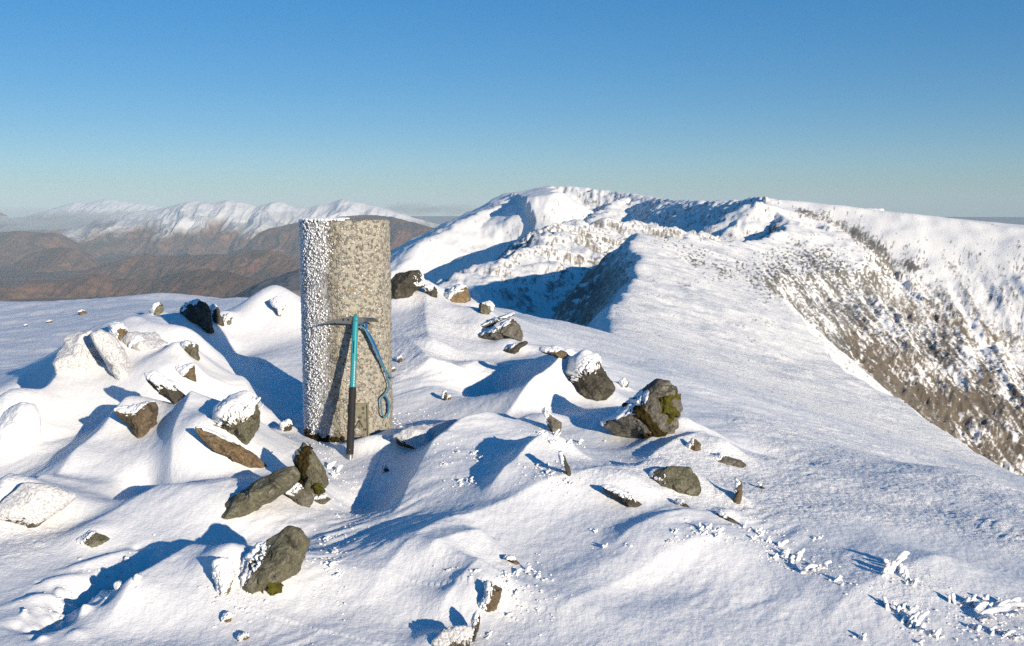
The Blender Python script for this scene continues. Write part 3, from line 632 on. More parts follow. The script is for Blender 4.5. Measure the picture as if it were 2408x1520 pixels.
#OBJ
# ------------------------------------------------------------------ trig pillar
def tube_mesh(path, radii, seg=12, flat=None, up=(0, 0, 1), cap=True):
    """swept tube; radii per point, or (rx, ry) per point for a strap"""
    P = np.asarray(path, dtype=float); n = len(P)
    T = np.gradient(P, axis=0); T /= np.linalg.norm(T, axis=1)[:, None] + 1e-12
    V = []; upv = np.array(up, dtype=float)
    for i in range(n):
        t = T[i]; s = np.cross(t, upv)
        if np.linalg.norm(s) < 1e-4: s = np.cross(t, np.array([1., 0, 0]))
        s /= np.linalg.norm(s); q = np.cross(s, t)
        rx, ry = radii[i] if hasattr(radii[i], '__len__') else (radii[i], radii[i])
        for k in range(seg):
            a = 2 * math.pi * k / seg
            V.append(P[i] + s * rx * math.cos(a) + q * ry * math.sin(a))
    Q = [(i * seg + k, i * seg + (k + 1) % seg, (i + 1) * seg + (k + 1) % seg, (i + 1) * seg + k) for i in range(n - 1) for k in range(seg)]
    Tt = []
    if cap:
        V.append(P[0]); V.append(P[-1]); a, b = len(V) - 2, len(V) - 1
        for k in range(seg):
            Tt.append((a, (k + 1) % seg, k)); Tt.append((b, (n - 1) * seg + k, (n - 1) * seg + (k + 1) % seg))
    return np.array(V), np.array(Q), np.array(Tt)
def smooth_path(pts, n):
    P = np.asarray(pts, dtype=float); m = len(P)
    out = []
    for t in np.linspace(0, m - 1, n):
        i = min(int(t), m - 2); f = t - i
        p0, p1, p2, p3 = P[max(i - 1, 0)], P[i], P[i + 1], P[min(i + 2, m - 1)]
        out.append(.5 * ((2 * p1) + (-p0 + p2) * f + (2 * p0 - 5 * p1 + 4 * p2 - p3) * f * f + (-p0 + 3 * p1 - 3 * p2 + p3) * f ** 3))
    return np.array(out)
class Acc:
    def __init__(s): s.V = []; s.Q = []; s.T = []; s.n = 0
    def put(s, V, Q=None, T=None):
        s.V.append(np.asarray(V, dtype=float))
        if Q is not None and len(Q): s.Q.append(np.asarray(Q) + s.n)
        if T is not None and len(T): s.T.append(np.asarray(T) + s.n)
        s.n += len(V)
    def build(s, name, mat, parent=None, smooth=True, loc=None):
        V = np.concatenate(s.V)
        if loc is not None: V = V - np.array(loc)
        return mesh_np(name, V, np.concatenate(s.Q) if s.Q else None, np.concatenate(s.T) if s.T else None, smooth, mat, parent)
def box(c, sx, sy, sz, ax=None):
    c = np.array(c); ax = np.eye(3) if ax is None else np.array(ax)
    V = np.array([c + ax[0] * sx * i / 2 + ax[1] * sy * j / 2 + ax[2] * sz * k / 2 for k in (-1, 1) for j in (-1, 1) for i in (-1, 1)])
    return V, [(0, 2, 3, 1), (4, 5, 7, 6), (0, 1, 5, 4), (1, 3, 7, 5), (3, 2, 6, 7), (2, 0, 4, 6)]
def _ico(sub):
    import bmesh
    b = bmesh.new(); bmesh.ops.create_icosphere(b, subdivisions=sub, radius=1)
    V = np.array([v.co[:] for v in b.verts]); T = np.array([[v.index for v in f.verts] for f in b.faces]); b.free(); return V, T
ICO1, ICO2 = _ico(1), _ico(2)
RNG = np.random.default_rng(7)

def mat_pillar():
    m = NT('pebbledash_concrete'); c = m.coord()
    vo = m.vor(c, 88)
    ed = m.vor(c, 88, 'DISTANCE_TO_EDGE').outputs['Distance']
    sep = m.add('ShaderNodeSeparateColor'); m.link(vo.outputs['Color'], sep.inputs[0])
    peb = m.ramp(sep.outputs[0], [(0, (.19, .18, .16)), (.2, (.30, .28, .24)), (.4, (.44, .41, .35)), (.6, (.36, .345, .30)), (.75, (.53, .50, .43)), (.9, (.36, .27, .185)), (.95, (.24, .245, .235))], 'CONSTANT')
    mor = m.mix(m.noise(c, 140, 4, .7), (.27, .25, .205), (.45, .42, .345))
    f = m.ramp(ed, [(.02, 0), (.07, 1)])
    f = m.math('MULTIPLY', f, m.ramp(sep.outputs[1], [(.30, 0), (.34, 1)]))
    col = m.mix(f, mor, peb)
    hol = m.ramp(m.noise(c, 75, 3, .6), [(.30, 1), (.37, 0)])
    col = m.mix(hol, col, (.045, .04, .03))
    sx = m.add('ShaderNodeSeparateXYZ'); m.link(c, sx.inputs[0])
    damp = m.math('MULTIPLY', m.ramp(m.math('ADD', sx.outputs[2], m.math('MULTIPLY', m.noise(c, 25, 4), .16)), [(.09, 1), (.17, 0)]), m.ramp(m.math('ADD', sx.outputs[0], m.math('MULTIPLY', m.noise(c, 9, 3), .1)), [(.03, 1), (.12, .1)]))
    col = m.mix(damp, col, (.05, .035, .012))
    st = m.math('MULTIPLY', m.ramp(m.math('ADD', sx.outputs[0], m.math('MULTIPLY', m.noise(c, 14, 4), .09)), [(.0, 1), (.06, 0)]), .55)
    col = m.mix(st, col, (.10, .085, .05))
    fr = m.math('MULTIPLY', m.ramp(m.math('ADD', sx.outputs[0], m.math('MULTIPLY', m.noise(c, 30, 5, .7), .12)), [(-.06, 1), (.03, 0)]), m.ramp(m.noise(c, 90, 5, .75), [(.38, .25), (.6, .9)]))
    col = m.mix(fr, col, (.55, .56, .58))
    h = m.math('ADD', m.math('MULTIPLY', m.ramp(ed, [(0, 0), (.22, 1)]), f), m.math('MULTIPLY', m.noise(c, 110, 4, .7), .6))
    n = m.bump(h, .9, .006)
    n = m.bump(hol, -.6, .008, n)
    return m.done(col, .85, n, .25)
def mat_plain(name, col, rough=.6, metal=0, noise=None, spec=.4):
    m = NT(name); c = m.coord()
    m.b.inputs['Metallic'].default_value = metal
    if noise:
        f = m.noise(c, noise[0], 5, .65); cc = m.mix(m.ramp(f, [(.35, 0), (.65, 1)]), col, noise[1])
        return m.done(cc, rough, m.bump(f, noise[2], noise[3]), spec)
    return m.done(col, rough, None, spec)
M_PIL = mat_pillar()
M_PLATE = mat_plain('weathered_bronze', (.19, .18, .125), .6, .15, (60, (.12, .115, .08), .3, .002))
M_PLATE_DARK = mat_plain('plate_recess', (.06, .055, .04), .8)
M_STEEL = mat_plain('axe_steel', (.30, .29, .27), .42, .75, (30, (.20, .19, .17), .2, .001))
M_TURQ = mat_plain('turquoise_shaft', (.03, .27, .31), .38, .1, (8, (.025, .25, .29), .05, .001))
M_GRIP = mat_plain('black_rubber', (.008, .008, .009), .75, 0, (150, (.02, .02, .02), .3, .001))
M_STRAP = mat_plain('blue_webbing', (.008, .06, .21), .85, 0, (220, (.02, .12, .30), .5, .001), .1)
M_STRAP2 = mat_plain('pale_blue_webbing', (.05, .15, .23), .85, 0, (220, (.09, .21, .29), .5, .001), .1)
M_WHITE = mat_plain('white_print', (.75, .78, .78), .5)
M_MOSS = mat_plain('moss', (.045, .045, .010), .95, 0, (60, (.10, .09, .016), .9, .012), .1)
M_MOSSD = mat_plain('dark_moss', (.022, .017, .007), .95, 0, (50, (.05, .036, .010), .9, .012), .1)

pz0, pz1 = -.12, 1.0
pil = empty('trig_pillar', 'tall round concrete survey pillar, its left side crusted with white rime', 'survey pillar', (PX, PY, 0))
na = 220; prof = [(pz0, PR * 1.0)] + [(z, PR) for z in np.linspace(pz0, pz1 - .012, 120)[1:]] + [(pz1 - .006, PR - .003), (pz1, PR - .009), (pz1 + .001, PR * .8), (pz1 + .002, PR * .3)]
V = []
for z, r in prof:
    for k in range(na):
        a = 2 * math.pi * k / na; V.append((r * math.cos(a), r * math.sin(a), z))
V = np.array(V); edge = np.abs(V[:, 2]) < pz1 - .02
nz = fbm3(V, 30, 4, 5, .65)
rr = np.hypot(V[:, 0], V[:, 1]); V[:, :2] *= (1 + (.0035 * nz) / np.maximum(rr, .02))[:, None] if False else (1 + .0035 * nz / PR)[:, None]
V[:, 2] += np.where(V[:, 2] > pz1 - .03, .003 * fbm3(V, 25, 3, 8), 0)
Q = grid_quads(len(prof), na, True)
V = np.vstack([V, [[0, 0, pz1 + .002]]]); Tc = [((len(prof) - 1) * na + k, (len(prof) - 1) * na + (k + 1) % na, len(V) - 1) for k in range(na)]
shaft = mesh_np('pillar_body', V, Q, Tc, True, M_PIL, pil)
# rime feathers on the windward (left) side and over the rim
def face_az(a): return np.array([math.sin(a), -math.cos(a), 0])   # a = 0 faces the camera, negative = left
ac = Acc(); iv, it = ICO1
cam_az = math.atan2(PX, PY)
for _ in range(11000):
    z = RNG.uniform(.0, pz1); a = rad(RNG.uniform(-150, 5))
    lim = rad(-9 + 13 * sstep(.72, .98, z) - 8 * sstep(.5, .1, z) + 12 * vnoise2(np.array([z * 6.]), np.array([.3]), 4)[0])
    dens = sstep(lim, lim - rad(26), a)
    if RNG.random() > dens * .95 + (.06 if a < lim + rad(6) else 0) - .12: continue
    k = .32 + .65 * RNG.random() ** 2
    sz = np.array([.0026, .0055, .0046]) * k * (1.15 if z > .85 else 1)
    nrm = face_az(a); tan = np.array([math.cos(a), math.sin(a), 0])
    lean = nrm + tan * -.35 + np.array([0, 0, RNG.uniform(-.3, .3)])
    c = nrm * (PR + .002); c[2] = z
    tilt = RNG.uniform(-.5, .5)
    ax1 = tan * math.cos(tilt) + np.array([0, 0, 1]) * math.sin(tilt); ax2 = np.array([0, 0, 1]) * math.cos(tilt) - tan * math.sin(tilt)
    vv = iv * (1 + .25 * RNG.standard_normal((len(iv), 1)) * .6)
    ac.put(c + vv[:, :1] * ax1 * sz[0] + vv[:, 1:2] * lean * sz[1] + vv[:, 2:3] * ax2 * sz[2] * 1.25, None, it)
for _ in range(900):   # rim and top
    a = rad(RNG.uniform(-175, 8)); rr_ = PR - abs(RNG.normal(0, .035)); nrm = face_az(a)
    c = nrm * rr_; c[2] = pz1 + .001
    if a > rad(-10) and RNG.random() < .7: continue
    k = .5 + .7 * RNG.random()
    ac.put(c + iv * np.array([.009, .009, .006]) * k, None, it)
ac.build('rime_crust', M_RIME, pil)
# flush bracket
pa_ = math.asin((854 - 815) / 105.0) + cam_az * .0
bn = face_az(pa_); bt = np.array([math.cos(pa_), math.sin(pa_), 0]); bz = np.array([0, 0, 1.])
zc = .5 * (at(854, 948, 4.31)[2] + at(854, 1040, 4.31)[2]); bh = .172; bw = .088
bc = bn * (PR - .001); bc[2] = zc
AX = np.array([bt, bn, bz])
br = empty('flush_bracket', None, None, (0, 0, 0)); del_ = br
bpy.data.objects.remove(br)
a_ = Acc()
fw = .007
a_.put(*box(bc - bn * .004, bw - fw, .012, bh - fw, AX))
plate = a_.build('flush_bracket', M_PLATE, pil, False)
plate['label'] = 'small weathered metal plate set low on the pillar'
a_ = Acc()
for s in (-1, 1): a_.put(*box(bc + bt * s * (bw / 2 - fw / 2) + bn * .002, fw, .016, bh, AX))
for s in (-1, 1): a_.put(*box(bc + bz * s * (bh / 2 - fw / 2) + bn * .0015, bw - 2 * fw, .016, fw, AX))
a_.build('plate_rim', M_PLATE, plate, False)
a_ = Acc()
for sx_ in (-.021, .021):
    a_.put(*box(bc + bt * sx_ + bz * .062 + bn * .0022, .009, .002, .015, AX)); a_.put(*box(bc + bt * sx_ + bz * .040 + bn * .0022, .010, .002, .007, AX))
a_.put(*box(bc + bt * .004 + bz * .022 + bn * .0022, .016, .002, .010, AX))
a_.build('plate_slots', M_PLATE_DARK, plate, False)
# raised broad arrow
a_ = Acc(); c0 = bc + bn * .003
for ang in (-24, 0, 24):
    d_ = bt * math.sin(rad(ang)) + bz * -math.cos(rad(ang)); s_ = np.cross(d_, bn)
    a_.put(*box(c0 + bz * .014 + d_ * .022, .0055 if ang == 0 else .0065, .0035, .036, np.array([s_, bn, d_])))
a_.build('broad_arrow', M_PLATE_DARK, plate, False)
def text(body, size, c, name, mat, parent, ax):
    cu = bpy.data.curves.new(name, 'FONT'); cu.body = body; cu.size = size; cu.align_x = 'CENTER'; cu.align_y = 'CENTER'; cu.extrude = .0008; cu.offset = size * .012
    o = bpy.data.objects.new(name, cu); COL.objects.link(o)
    dg = bpy.context.evaluated_depsgraph_get(); me = bpy.data.meshes.new_from_object(o.evaluated_get(dg)); bpy.data.objects.remove(o); bpy.data.curves.remove(cu)
    co_ = np.empty(len(me.vertices) * 3, dtype=np.float32); me.vertices.foreach_get('co', co_); co_ = co_.reshape(-1, 3)
    W = np.array(c) + co_[:, :1] * ax[0] + co_[:, 1:2] * ax[2] + co_[:, 2:3] * ax[1]
    me.vertices.foreach_set('co', W.astype(np.float32).ravel()); me.update()
    o = bpy.data.objects.new(name, me); COL.objects.link(o); me.materials.clear(); me.materials.append(mat); o.parent = parent; return o
for b_, x_, z_, s_ in (('O', -.027, .006, .019), ('S', .027, .006, .019), ('B', -.026, -.034, .019), ('M', .026, -.034, .019), ('S8762', 0, -.062, .021)):
    text(b_, s_, bc + bt * x_ + bz * z_ + bn * .0026, 'lettering', M_PLATE_DARK, plate, AX)

# ------------------------------------------------------------------ ice axe leaning on the pillar
axe_foot = at(822, 1088, 4.06); axe_head = at(836, 752, 4.268)
axe = empty('ice_axe', 'turquoise and black ice axe with blue leash leaning on the pillar', 'ice axe', tuple(axe_foot))
sv = axe_head - axe_foot; sl_ = np.linalg.norm(sv); sv /= sl_
sx_ = np.array([1, 0, 0.]) - sv * sv[0]; sx_ /= np.linalg.norm(sx_); sy_ = np.cross(sv, sx_)   # sy_ points away from the camera
AA = np.array([sx_, sy_, sv])
def oval(z0, z1, rx, ry, n=2, taper=None):
    zz = np.linspace(z0, z1, n); P = [sv * z for z in zz]
    seg = 28; V = []
    for i, z in enumerate(zz):
        k = 1 if taper is None else taper[i]
        for j in range(seg):
            a = 2 * math.pi * j / seg; ca, sa = math.cos(a), math.sin(a); e = .7
            V.append(sv * z + sx_ * rx * k * np.sign(ca) * abs(ca) ** e + sy_ * ry * k * np.sign(sa) * abs(sa) ** e)
    Q = [(i * seg + j, i * seg + (j + 1) % seg, (i + 1) * seg + (j + 1) % seg, (i + 1) * seg + j) for i in range(n - 1) for j in range(seg)]
    V += [sv * z0, sv * z1]; T = []
    for j in range(seg): T += [(len(V) - 2, (j + 1) % seg, j), (len(V) - 1, (n - 1) * seg + j, (n - 1) * seg + (j + 1) % seg)]
    return np.array(V), Q, T
zg = sl_ * .515
a_ = Acc(); a_.put(*oval(zg - .02, sl_ - .006, .0125, .0165, 40)); a_.build('shaft', M_TURQ, axe)
a_ = Acc(); a_.put(*oval(.035, zg, .0155, .0195, 40, [(.97 + .03 * math.sin(i * 1.7)) if 1 < i < 38 else .93 for i in range(40)])); a_.build('grip', M_GRIP, axe)
a_ = Acc(); a_.put(*oval(-.03, .037, .0125, .0155, 8, [.25, .45, .7, .9, 1, 1, 1, 1])); a_.build('spike', M_STEEL, axe)
a_ = Acc(); a_.put(*box(sv * (sl_ - .125) - sy_ * .0163, .0035, .004, .055, AA)); a_.build('shaft_slot', M_GRIP, axe, False)
a_ = Acc()
for k in range(11): a_.put(*box(sv * (sl_ - .19 - k * .0125) - sy_ * .0150 + sx_ * .0075, .0024, .003, .0085, AA))
a_.build('shaft_print', M_WHITE, axe, False)
# head: pick to the left, adze to the right, one forged plate
def plate_outline(top, bot, th_, thk_fn=None):
    """top/bot: lists of (x, z) along the head"""
    V = []; n = len(top)
    for i in range(n):
        for (x, z) in (top[i], bot[i]):
            t = th_ if thk_fn is None else thk_fn(x)
            for s in (-1, 1): V.append(np.array([x, 0, 0]) @ np.array([sx_, sx_ * 0, sx_ * 0]) + sv * z + sy_ * s * t)
    Q = []
    for i in range(n - 1):
        a, b = i * 4, i * 4 + 4
        Q += [(a, a + 1, b + 1, b), (a + 2, b + 2, b + 3, a + 3), (a, b, b + 2, a + 2), (a + 1, a + 3, b + 3, b + 1)]
    Q += [(0, 2, 3, 1), (4 * n - 4, 4 * n - 3, 4 * n - 1, 4 * n - 2)]
    return np.array(V), Q
hx = lambda t: t
xs = np.linspace(0, 1, 22)
topp = [(.012 - .165 * t, sl_ + .012 - .003 * t - .030 * t ** 2.2) for t in xs]
botp = [(.012 - .165 * t, sl_ + .012 - .003 * t - .030 * t ** 2.2 - (.034 * (1 - t) ** .9 + .003) + (.004 if i % 2 and t > .55 else 0)) for i, t in enumerate(xs)]
a_ = Acc(); a_.put(*plate_outline(topp, botp, .0035)); hd = a_.build('pick', M_STEEL, axe, False)
topa = [(.010 + .088 * t, sl_ + .010 + .004 * t - .016 * t ** 2) for t in np.linspace(0, 1, 12)]
bota = [(x, z - (.028 * (1 - t) ** 1.2 + .004)) for (x, z), t in zip(topa, np.linspace(0, 1, 12))]
a_ = Acc(); a_.put(*plate_outline(topa, bota, .003, lambda x: .0035 + .022 * sstep(.035, .095, x))); a_.build('adze', M_STEEL, axe, False)
a_ = Acc(); a_.put(*oval(sl_ - .02, sl_ + .022, .0115, .012, 8, [.6, .95, 1, 1, 1, .95, .8, .45])); a_.build('head_collar', M_TURQ, axe)
a_ = Acc()
for x_ in (-.052, -.031): a_.put(*oval(0, .001, .001, .001)) if False else a_.put(*box(sv * (sl_ - .002) + sx_ * x_, .007, .0085, .009, AA))
a_.build('head_holes', M_GRIP, axe, False)
a_ = Acc()
for z_ in (sl_ - .03, .052):
    a_ = Acc(); a_.put(ICO1[0] * .0028 - sy_ * (.0162 if z_ > .2 else .0192) + sv * z_, None, ICO1[1]); a_.build('rivet', M_STEEL, axe)
def on_pillar(u, v, off):
    """point on the pillar's face seen at (u, v), lifted off by off"""
    d = pdir(u, v); o = CAM[:2] - np.array([PX, PY]); R_ = PR + off
    A = d[0] ** 2 + d[1] ** 2; B = 2 * (o @ d[:2]); C_ = o @ o - R_ ** 2
    disc = B * B - 4 * A * C_
    if disc < 0: t = -B / (2 * A)
    else: t = (-B - math.sqrt(disc)) / (2 * A)
    return CAM + d * t
def strap(path, w_, t_, mat, name, n=70):
    P = smooth_path([on_pillar(u, v, o) for u, v, o in path], n)
    a = Acc(); V, Q, T = tube_mesh(P, [(w_, t_)] * n, 10, None, (.25, -1, .1)); a.put(V, Q, T); return a.build(name, mat, axe, True, axe_foot)
strap([(842,758,.03),(850,763,.034),(858,757,.03),(862,768,.03),(858,776,.028),(868,787,.03),(878,806,.032),(888,830,.030),(896,850,.026),(902,864,.022)], .0062, .0018, M_STRAP, 'leash')
strap([(846,770,.036),(856,773,.034),(866,790,.034),(877,812,.036),(887,834,.032),(898,856,.026),(905,872,.022),(910,888,.020),(915,903,.020),(913,918,.022),(903,929,.024),(896,940,.024),(897,958,.022),(898,972,.022),(903,980,.022),(909,979,.022),(914,968,.020),(915,952,.018),(911,938,.018),(904,928,.018)], .0040, .0016, M_STRAP2, 'leash', 110)
strap([(906,932,.016),(911,940,.016),(914,955,.016),(913,972,.018)], .0055, .0016, M_STRAP, 'leash', 30)
strap([(908,870,.020),(914,882,.016),(919,888,.014),(925,888,.012)], .0035, .0016, M_STRAP2, 'leash_tail', 24)

# ------------------------------------------------------------------ rocks
def ground_full(x, y): return ground(x, y)
def rock(px, label, mat='grey', dep=.7, snow=-.2, sdir=(-.55, .25, .8), seed=0, box_=.5, thick=.009, ext=.25, yv=None, drift=None, cut=None, name='rock', cat='rock', moss=None, facets=14, amp=1.0, group=None, lift=0, push=.35, snow_mat=None, sfreq=3.5):
    rg = np.random.default_rng(seed + 100)
    P = np.array(px, dtype=float)
    bot = P[np.argmax(P[:, 1])]; cu = .5 * (P[:, 0].min() + P[:, 0].max())
    vb = P[:, 1].max()
    ctr = P.mean(0)
    base = march(.5 * (bot[0] + ctr[0]), vb - .05 * (vb - P[:, 1].min()), ground_full) if yv is None else at(ctr[0], vb, yv)
    dist = np.linalg.norm(base - CAM)
    # stretch the hidden lower part down into the snow
    h = vb - P[:, 1].min(); low = P[:, 1] > ctr[1]
    P[low, 1] += ext * (P[low, 1] - ctr[1]) + .02 * h
    c = np.array([.5 * (P[:, 0].min() + P[:, 0].max()), .5 * (P[:, 1].min() + P[:, 1].max())])
    if True: c = .5 * c + .5 * P.mean(0)
    dv = pdir(*c); dv /= np.linalg.norm(dv)
    rt = np.cross(dv, [0, 0, 1.]); rt /= np.linalg.norm(rt); up = np.cross(rt, dv)
    wpx = np.sqrt((P[:, 0].max() - P[:, 0].min()) * (P[:, 1].max() - P[:, 1].min()))
    dm = dist / F * np.linalg.norm(pdir(*c)) * np.linalg.norm(np.array([0, 1, 0])) if False else None
    sc_ = dist / math.sqrt(F * F + (c[0] - CU) ** 2 + (c[1] - CV) ** 2)      # metres per pixel at that distance
    D = dep * wpx * sc_ * .5
    dist_c = dist + D * push; sc_ *= dist_c / dist
    C = CAM + dv * dist_c + np.array([0, 0, lift])
    big = wpx * sc_
    na_, nb_ = (150, 76) if wpx > 60 else (90, 46)
    ang = np.linspace(0, 2 * math.pi, na_, endpoint=False)
    Rr = np.zeros(na_); n = len(P)
    for i in range(n):
        a = P[i] - c; b = P[(i + 1) % n] - c; e = b - a
        dx, dy = np.cos(ang), -np.sin(ang)
        den = dx * e[1] - dy * e[0]; den = np.where(np.abs(den) < 1e-9, 1e-9, den)
        t = (a[0] * e[1] - a[1] * e[0]) / den; s = (a[0] * dy - a[1] * dx) / den
        ok = (s >= -1e-6) & (s <= 1 + 1e-6) & (t > 0)
        Rr = np.where(ok, np.maximum(Rr, t), Rr)
    Rr = np.maximum(Rr, wpx * .06)
    ker = np.array([1, 2, 1]) / 4.
    Rr = np.convolve(np.r_[Rr[-1], Rr, Rr[0]], ker, 'valid')
    ph = np.linspace(-math.pi / 2, math.pi / 2, nb_ + 2)[1:-1]
    rad_ = np.cos(ph) ** box_; dpt = np.sign(np.sin(ph)) * np.abs(np.sin(ph)) ** .8
    qa = np.stack([rad_[:, None] * np.cos(ang), rad_[:, None] * np.sin(ang), dpt[:, None] + 0 * ang], -1).reshape(-1, 3)   # unit shape
    qa = np.vstack([qa, [[0, 0, -1], [0, 0, 1]]])
    for _ in range(facets):
        nn = rg.normal(size=3); nn[2] = -abs(nn[2]) - .28; nn /= np.linalg.norm(nn); off = rg.uniform(.46, .80)
        q = qa @ nn; ex = np.maximum(0, q - off); qa = qa - ex[:, None] * nn * .92
    for (a0, a1, a2, off) in (cut or []):
        nn = np.array([a0, a1, a2]) / math.sqrt(a0 * a0 + a1 * a1 + a2 * a2); ex = np.maximum(0, qa @ nn - off); qa = qa - ex[:, None] * nn
    RR = np.r_[np.tile(Rr, nb_), [1, 1]] * sc_
    # keep the radial reach of each bearing, use the clipped unit shape for the rest
    L2 = np.hypot(qa[:, 0], qa[:, 1]); an = np.r_[np.tile(ang, nb_), [0, 0]]
    rr_ = RR * (qa[:, 0] * np.cos(an) + qa[:, 1] * np.sin(an))
    loc3 = rr_[:, None] * (np.cos(an)[:, None] * rt + np.sin(an)[:, None] * up) + qa[:, 2:3] * D * dv
    W = C + loc3
    u = loc3 / (np.linalg.norm(loc3, axis=1)[:, None] + 1e-9)
    nz_ = fbm3(W + seed, 2.2 / big, 5, seed, .6); nz2 = fbm3(W + seed, 9 / big, 4, seed + 9, .6)
    Wb = W.copy()
    W = W + u * (big * amp * (.026 * nz_ + .024 * nz2))[:, None]
    Q = [(i * na_ + j, i * na_ + (j + 1) % na_, (i + 1) * na_ + (j + 1) % na_, (i + 1) * na_ + j) for i in range(nb_ - 1) for j in range(na_)]
    T = []
    for j in range(na_): T += [(nb_ * na_, (j + 1) % na_, j), (nb_ * na_ + 1, (nb_ - 1) * na_ + j, (nb_ - 1) * na_ + (j + 1) % na_)]
    org = np.array([C[0], C[1], min(C[2], base[2])])
    Q = np.array(Q)[:, ::-1]; T = np.array(T)[:, ::-1]
    o = mesh_np(name, W - org, Q, T, True, M_ROCK[mat], None); o.location = org
    tag(o, label, cat, group)
    N = vnormals(o.data)
    if np.mean(np.einsum('ij,ij->i', N, loc3)) < 0:
        o.data.flip_normals(); N = -N
        Q = Q[:, ::-1]; T = T[:, ::-1]
    sdn = np.array(sdir) / np.linalg.norm(sdir)
    def shell(mk, th_, mat_, nm, rough_):
        F4 = Q[(mk[Q] > -.04).all(1)]; F3 = T[(mk[T] > -.04).all(1)]
        if len(F4) + len(F3) < 6: return
        t_ = th_ * sstep(-.04, .34, mk) * (1 + rough_ * fbm3(W, 14 / big, 3, seed + 40)) - .0015
        Ws = (W - org + N * t_[:, None]) if mat_ is not M_SNOW else (.25 * W + .75 * Wb - org + (.4 * N + .6 * u) * (t_ + .035 * big * amp * sstep(-.04, .1, mk))[:, None])
        idx = np.unique(np.r_[F4.ravel(), F3.ravel()]); mp = np.full(len(W), -1); mp[idx] = np.arange(len(idx))
        mesh_np(nm, Ws[idx], mp[F4] if len(F4) else None, mp[F3] if len(F3) else None, True, mat_, o, {'crust': np.full(len(idx), .05), 'rock': np.full(len(idx), -1.0)})
    ns = fbm3(W + 3, sfreq / big, 5, seed + 21, .65)
    if snow > -5:
        sm = snow_mat is M_SNOW
        shell(.5 * (N @ sdn) + .55 * (u @ sdn) + snow + (.16 if sm else .24) * ns, thick, snow_mat or M_RIME, 'snow_cover', .12 if sm else .3)
    if moss:
        uu, vv = to_px(W)
        front = (N @ dv) < .25
        mk = np.full(len(W), -1.0)
        for (cu_, cv_, ru_, rv_, ro_) in moss[0]: mk = np.maximum(mk, 1.3 * ell(uu, vv, cu_, cv_, ru_, rv_, ro_) - .55)
        for (cu_, cv_, ru_, rv_, ro_) in (moss[1] if len(moss) > 1 else []): mk = mk - .9 * ell(uu, vv, cu_, cv_, ru_, rv_, ro_)
        mk = np.where(front, mk + .30 * fbm3(W, 9 / big, 4, seed + 60, .6), -1)
        shell(mk, .016, M_MOSS, 'moss', .8)
        if len(moss) > 3:
            mk = np.full(len(W), -1.0)
            for (cu_, cv_, ru_, rv_, ro_) in moss[3]: mk = np.maximum(mk, 1.3 * ell(uu, vv, cu_, cv_, ru_, rv_, ro_) - .42)
            mk = np.where(front, mk + .38 * fbm3(W, 10 / big, 4, seed + 66, .65), -1)
            shell(mk, .009, M_MOSSD, 'dark_moss', .8)
    return o
rock_list(rock)
# moss and turf showing at the bottom of the pillar
ac = Acc()
for _ in range(120):
    a = rad(RNG.uniform(-62, 2)); zz = -.004 + abs(RNG.normal(0, .012)) + ground([PX + .2 * math.sin(a)], [PY - .2 * math.cos(a)])[0]
    c = face_az(a) * (PR + .006); c[2] = zz
    ac.put(c + ICO1[0] * (1 + .3 * RNG.standard_normal((len(ICO1[0]), 1))) * RNG.uniform(.004, .011), None, ICO1[1])
o = ac.build('base_moss', M_MOSSD, pil)

# ------------------------------------------------------------------ ice feathers (rime-coated grass blades) and crumbs
def fing(ac, p0, p1, r0, seed):
    rg = np.random.default_rng(seed); n = 9
    p0 = np.array(p0); p1 = np.array(p1); L = np.linalg.norm(p1 - p0)
    mid_ = (p0 + p1) / 2 + np.array([0, 0, .14 * L]) + rg.normal(0, .05, 3) * L
    P = smooth_path([p0, mid_, p1], n)
    R = [r0 * (.62 + .42 * math.sin(math.pi * (.25 + .62 * i / (n - 1)))) * (1 + rg.normal(0, .12)) for i in range(n)]; R = [(r, r * .62) for r in R]; R[-1] = (R[-1][0] * .45, R[-1][1] * .5); R[-2] = (R[-2][0] * .8, R[-2][1] * .8)
    V, Q, T = tube_mesh(P, R, 9, None, (.3, -1, .2)); V = V + (fbm3(V, 70, 3, seed)[:, None] * .55 * r0) * (V - P.mean(0)) / (L + 1e-6) + (fbm3(V, 160, 2, seed + 3) * .22 * r0)[:, None] * np.array([1, 0, 0])
    ac.put(V, Q, T)
CRUMBS = Acc()
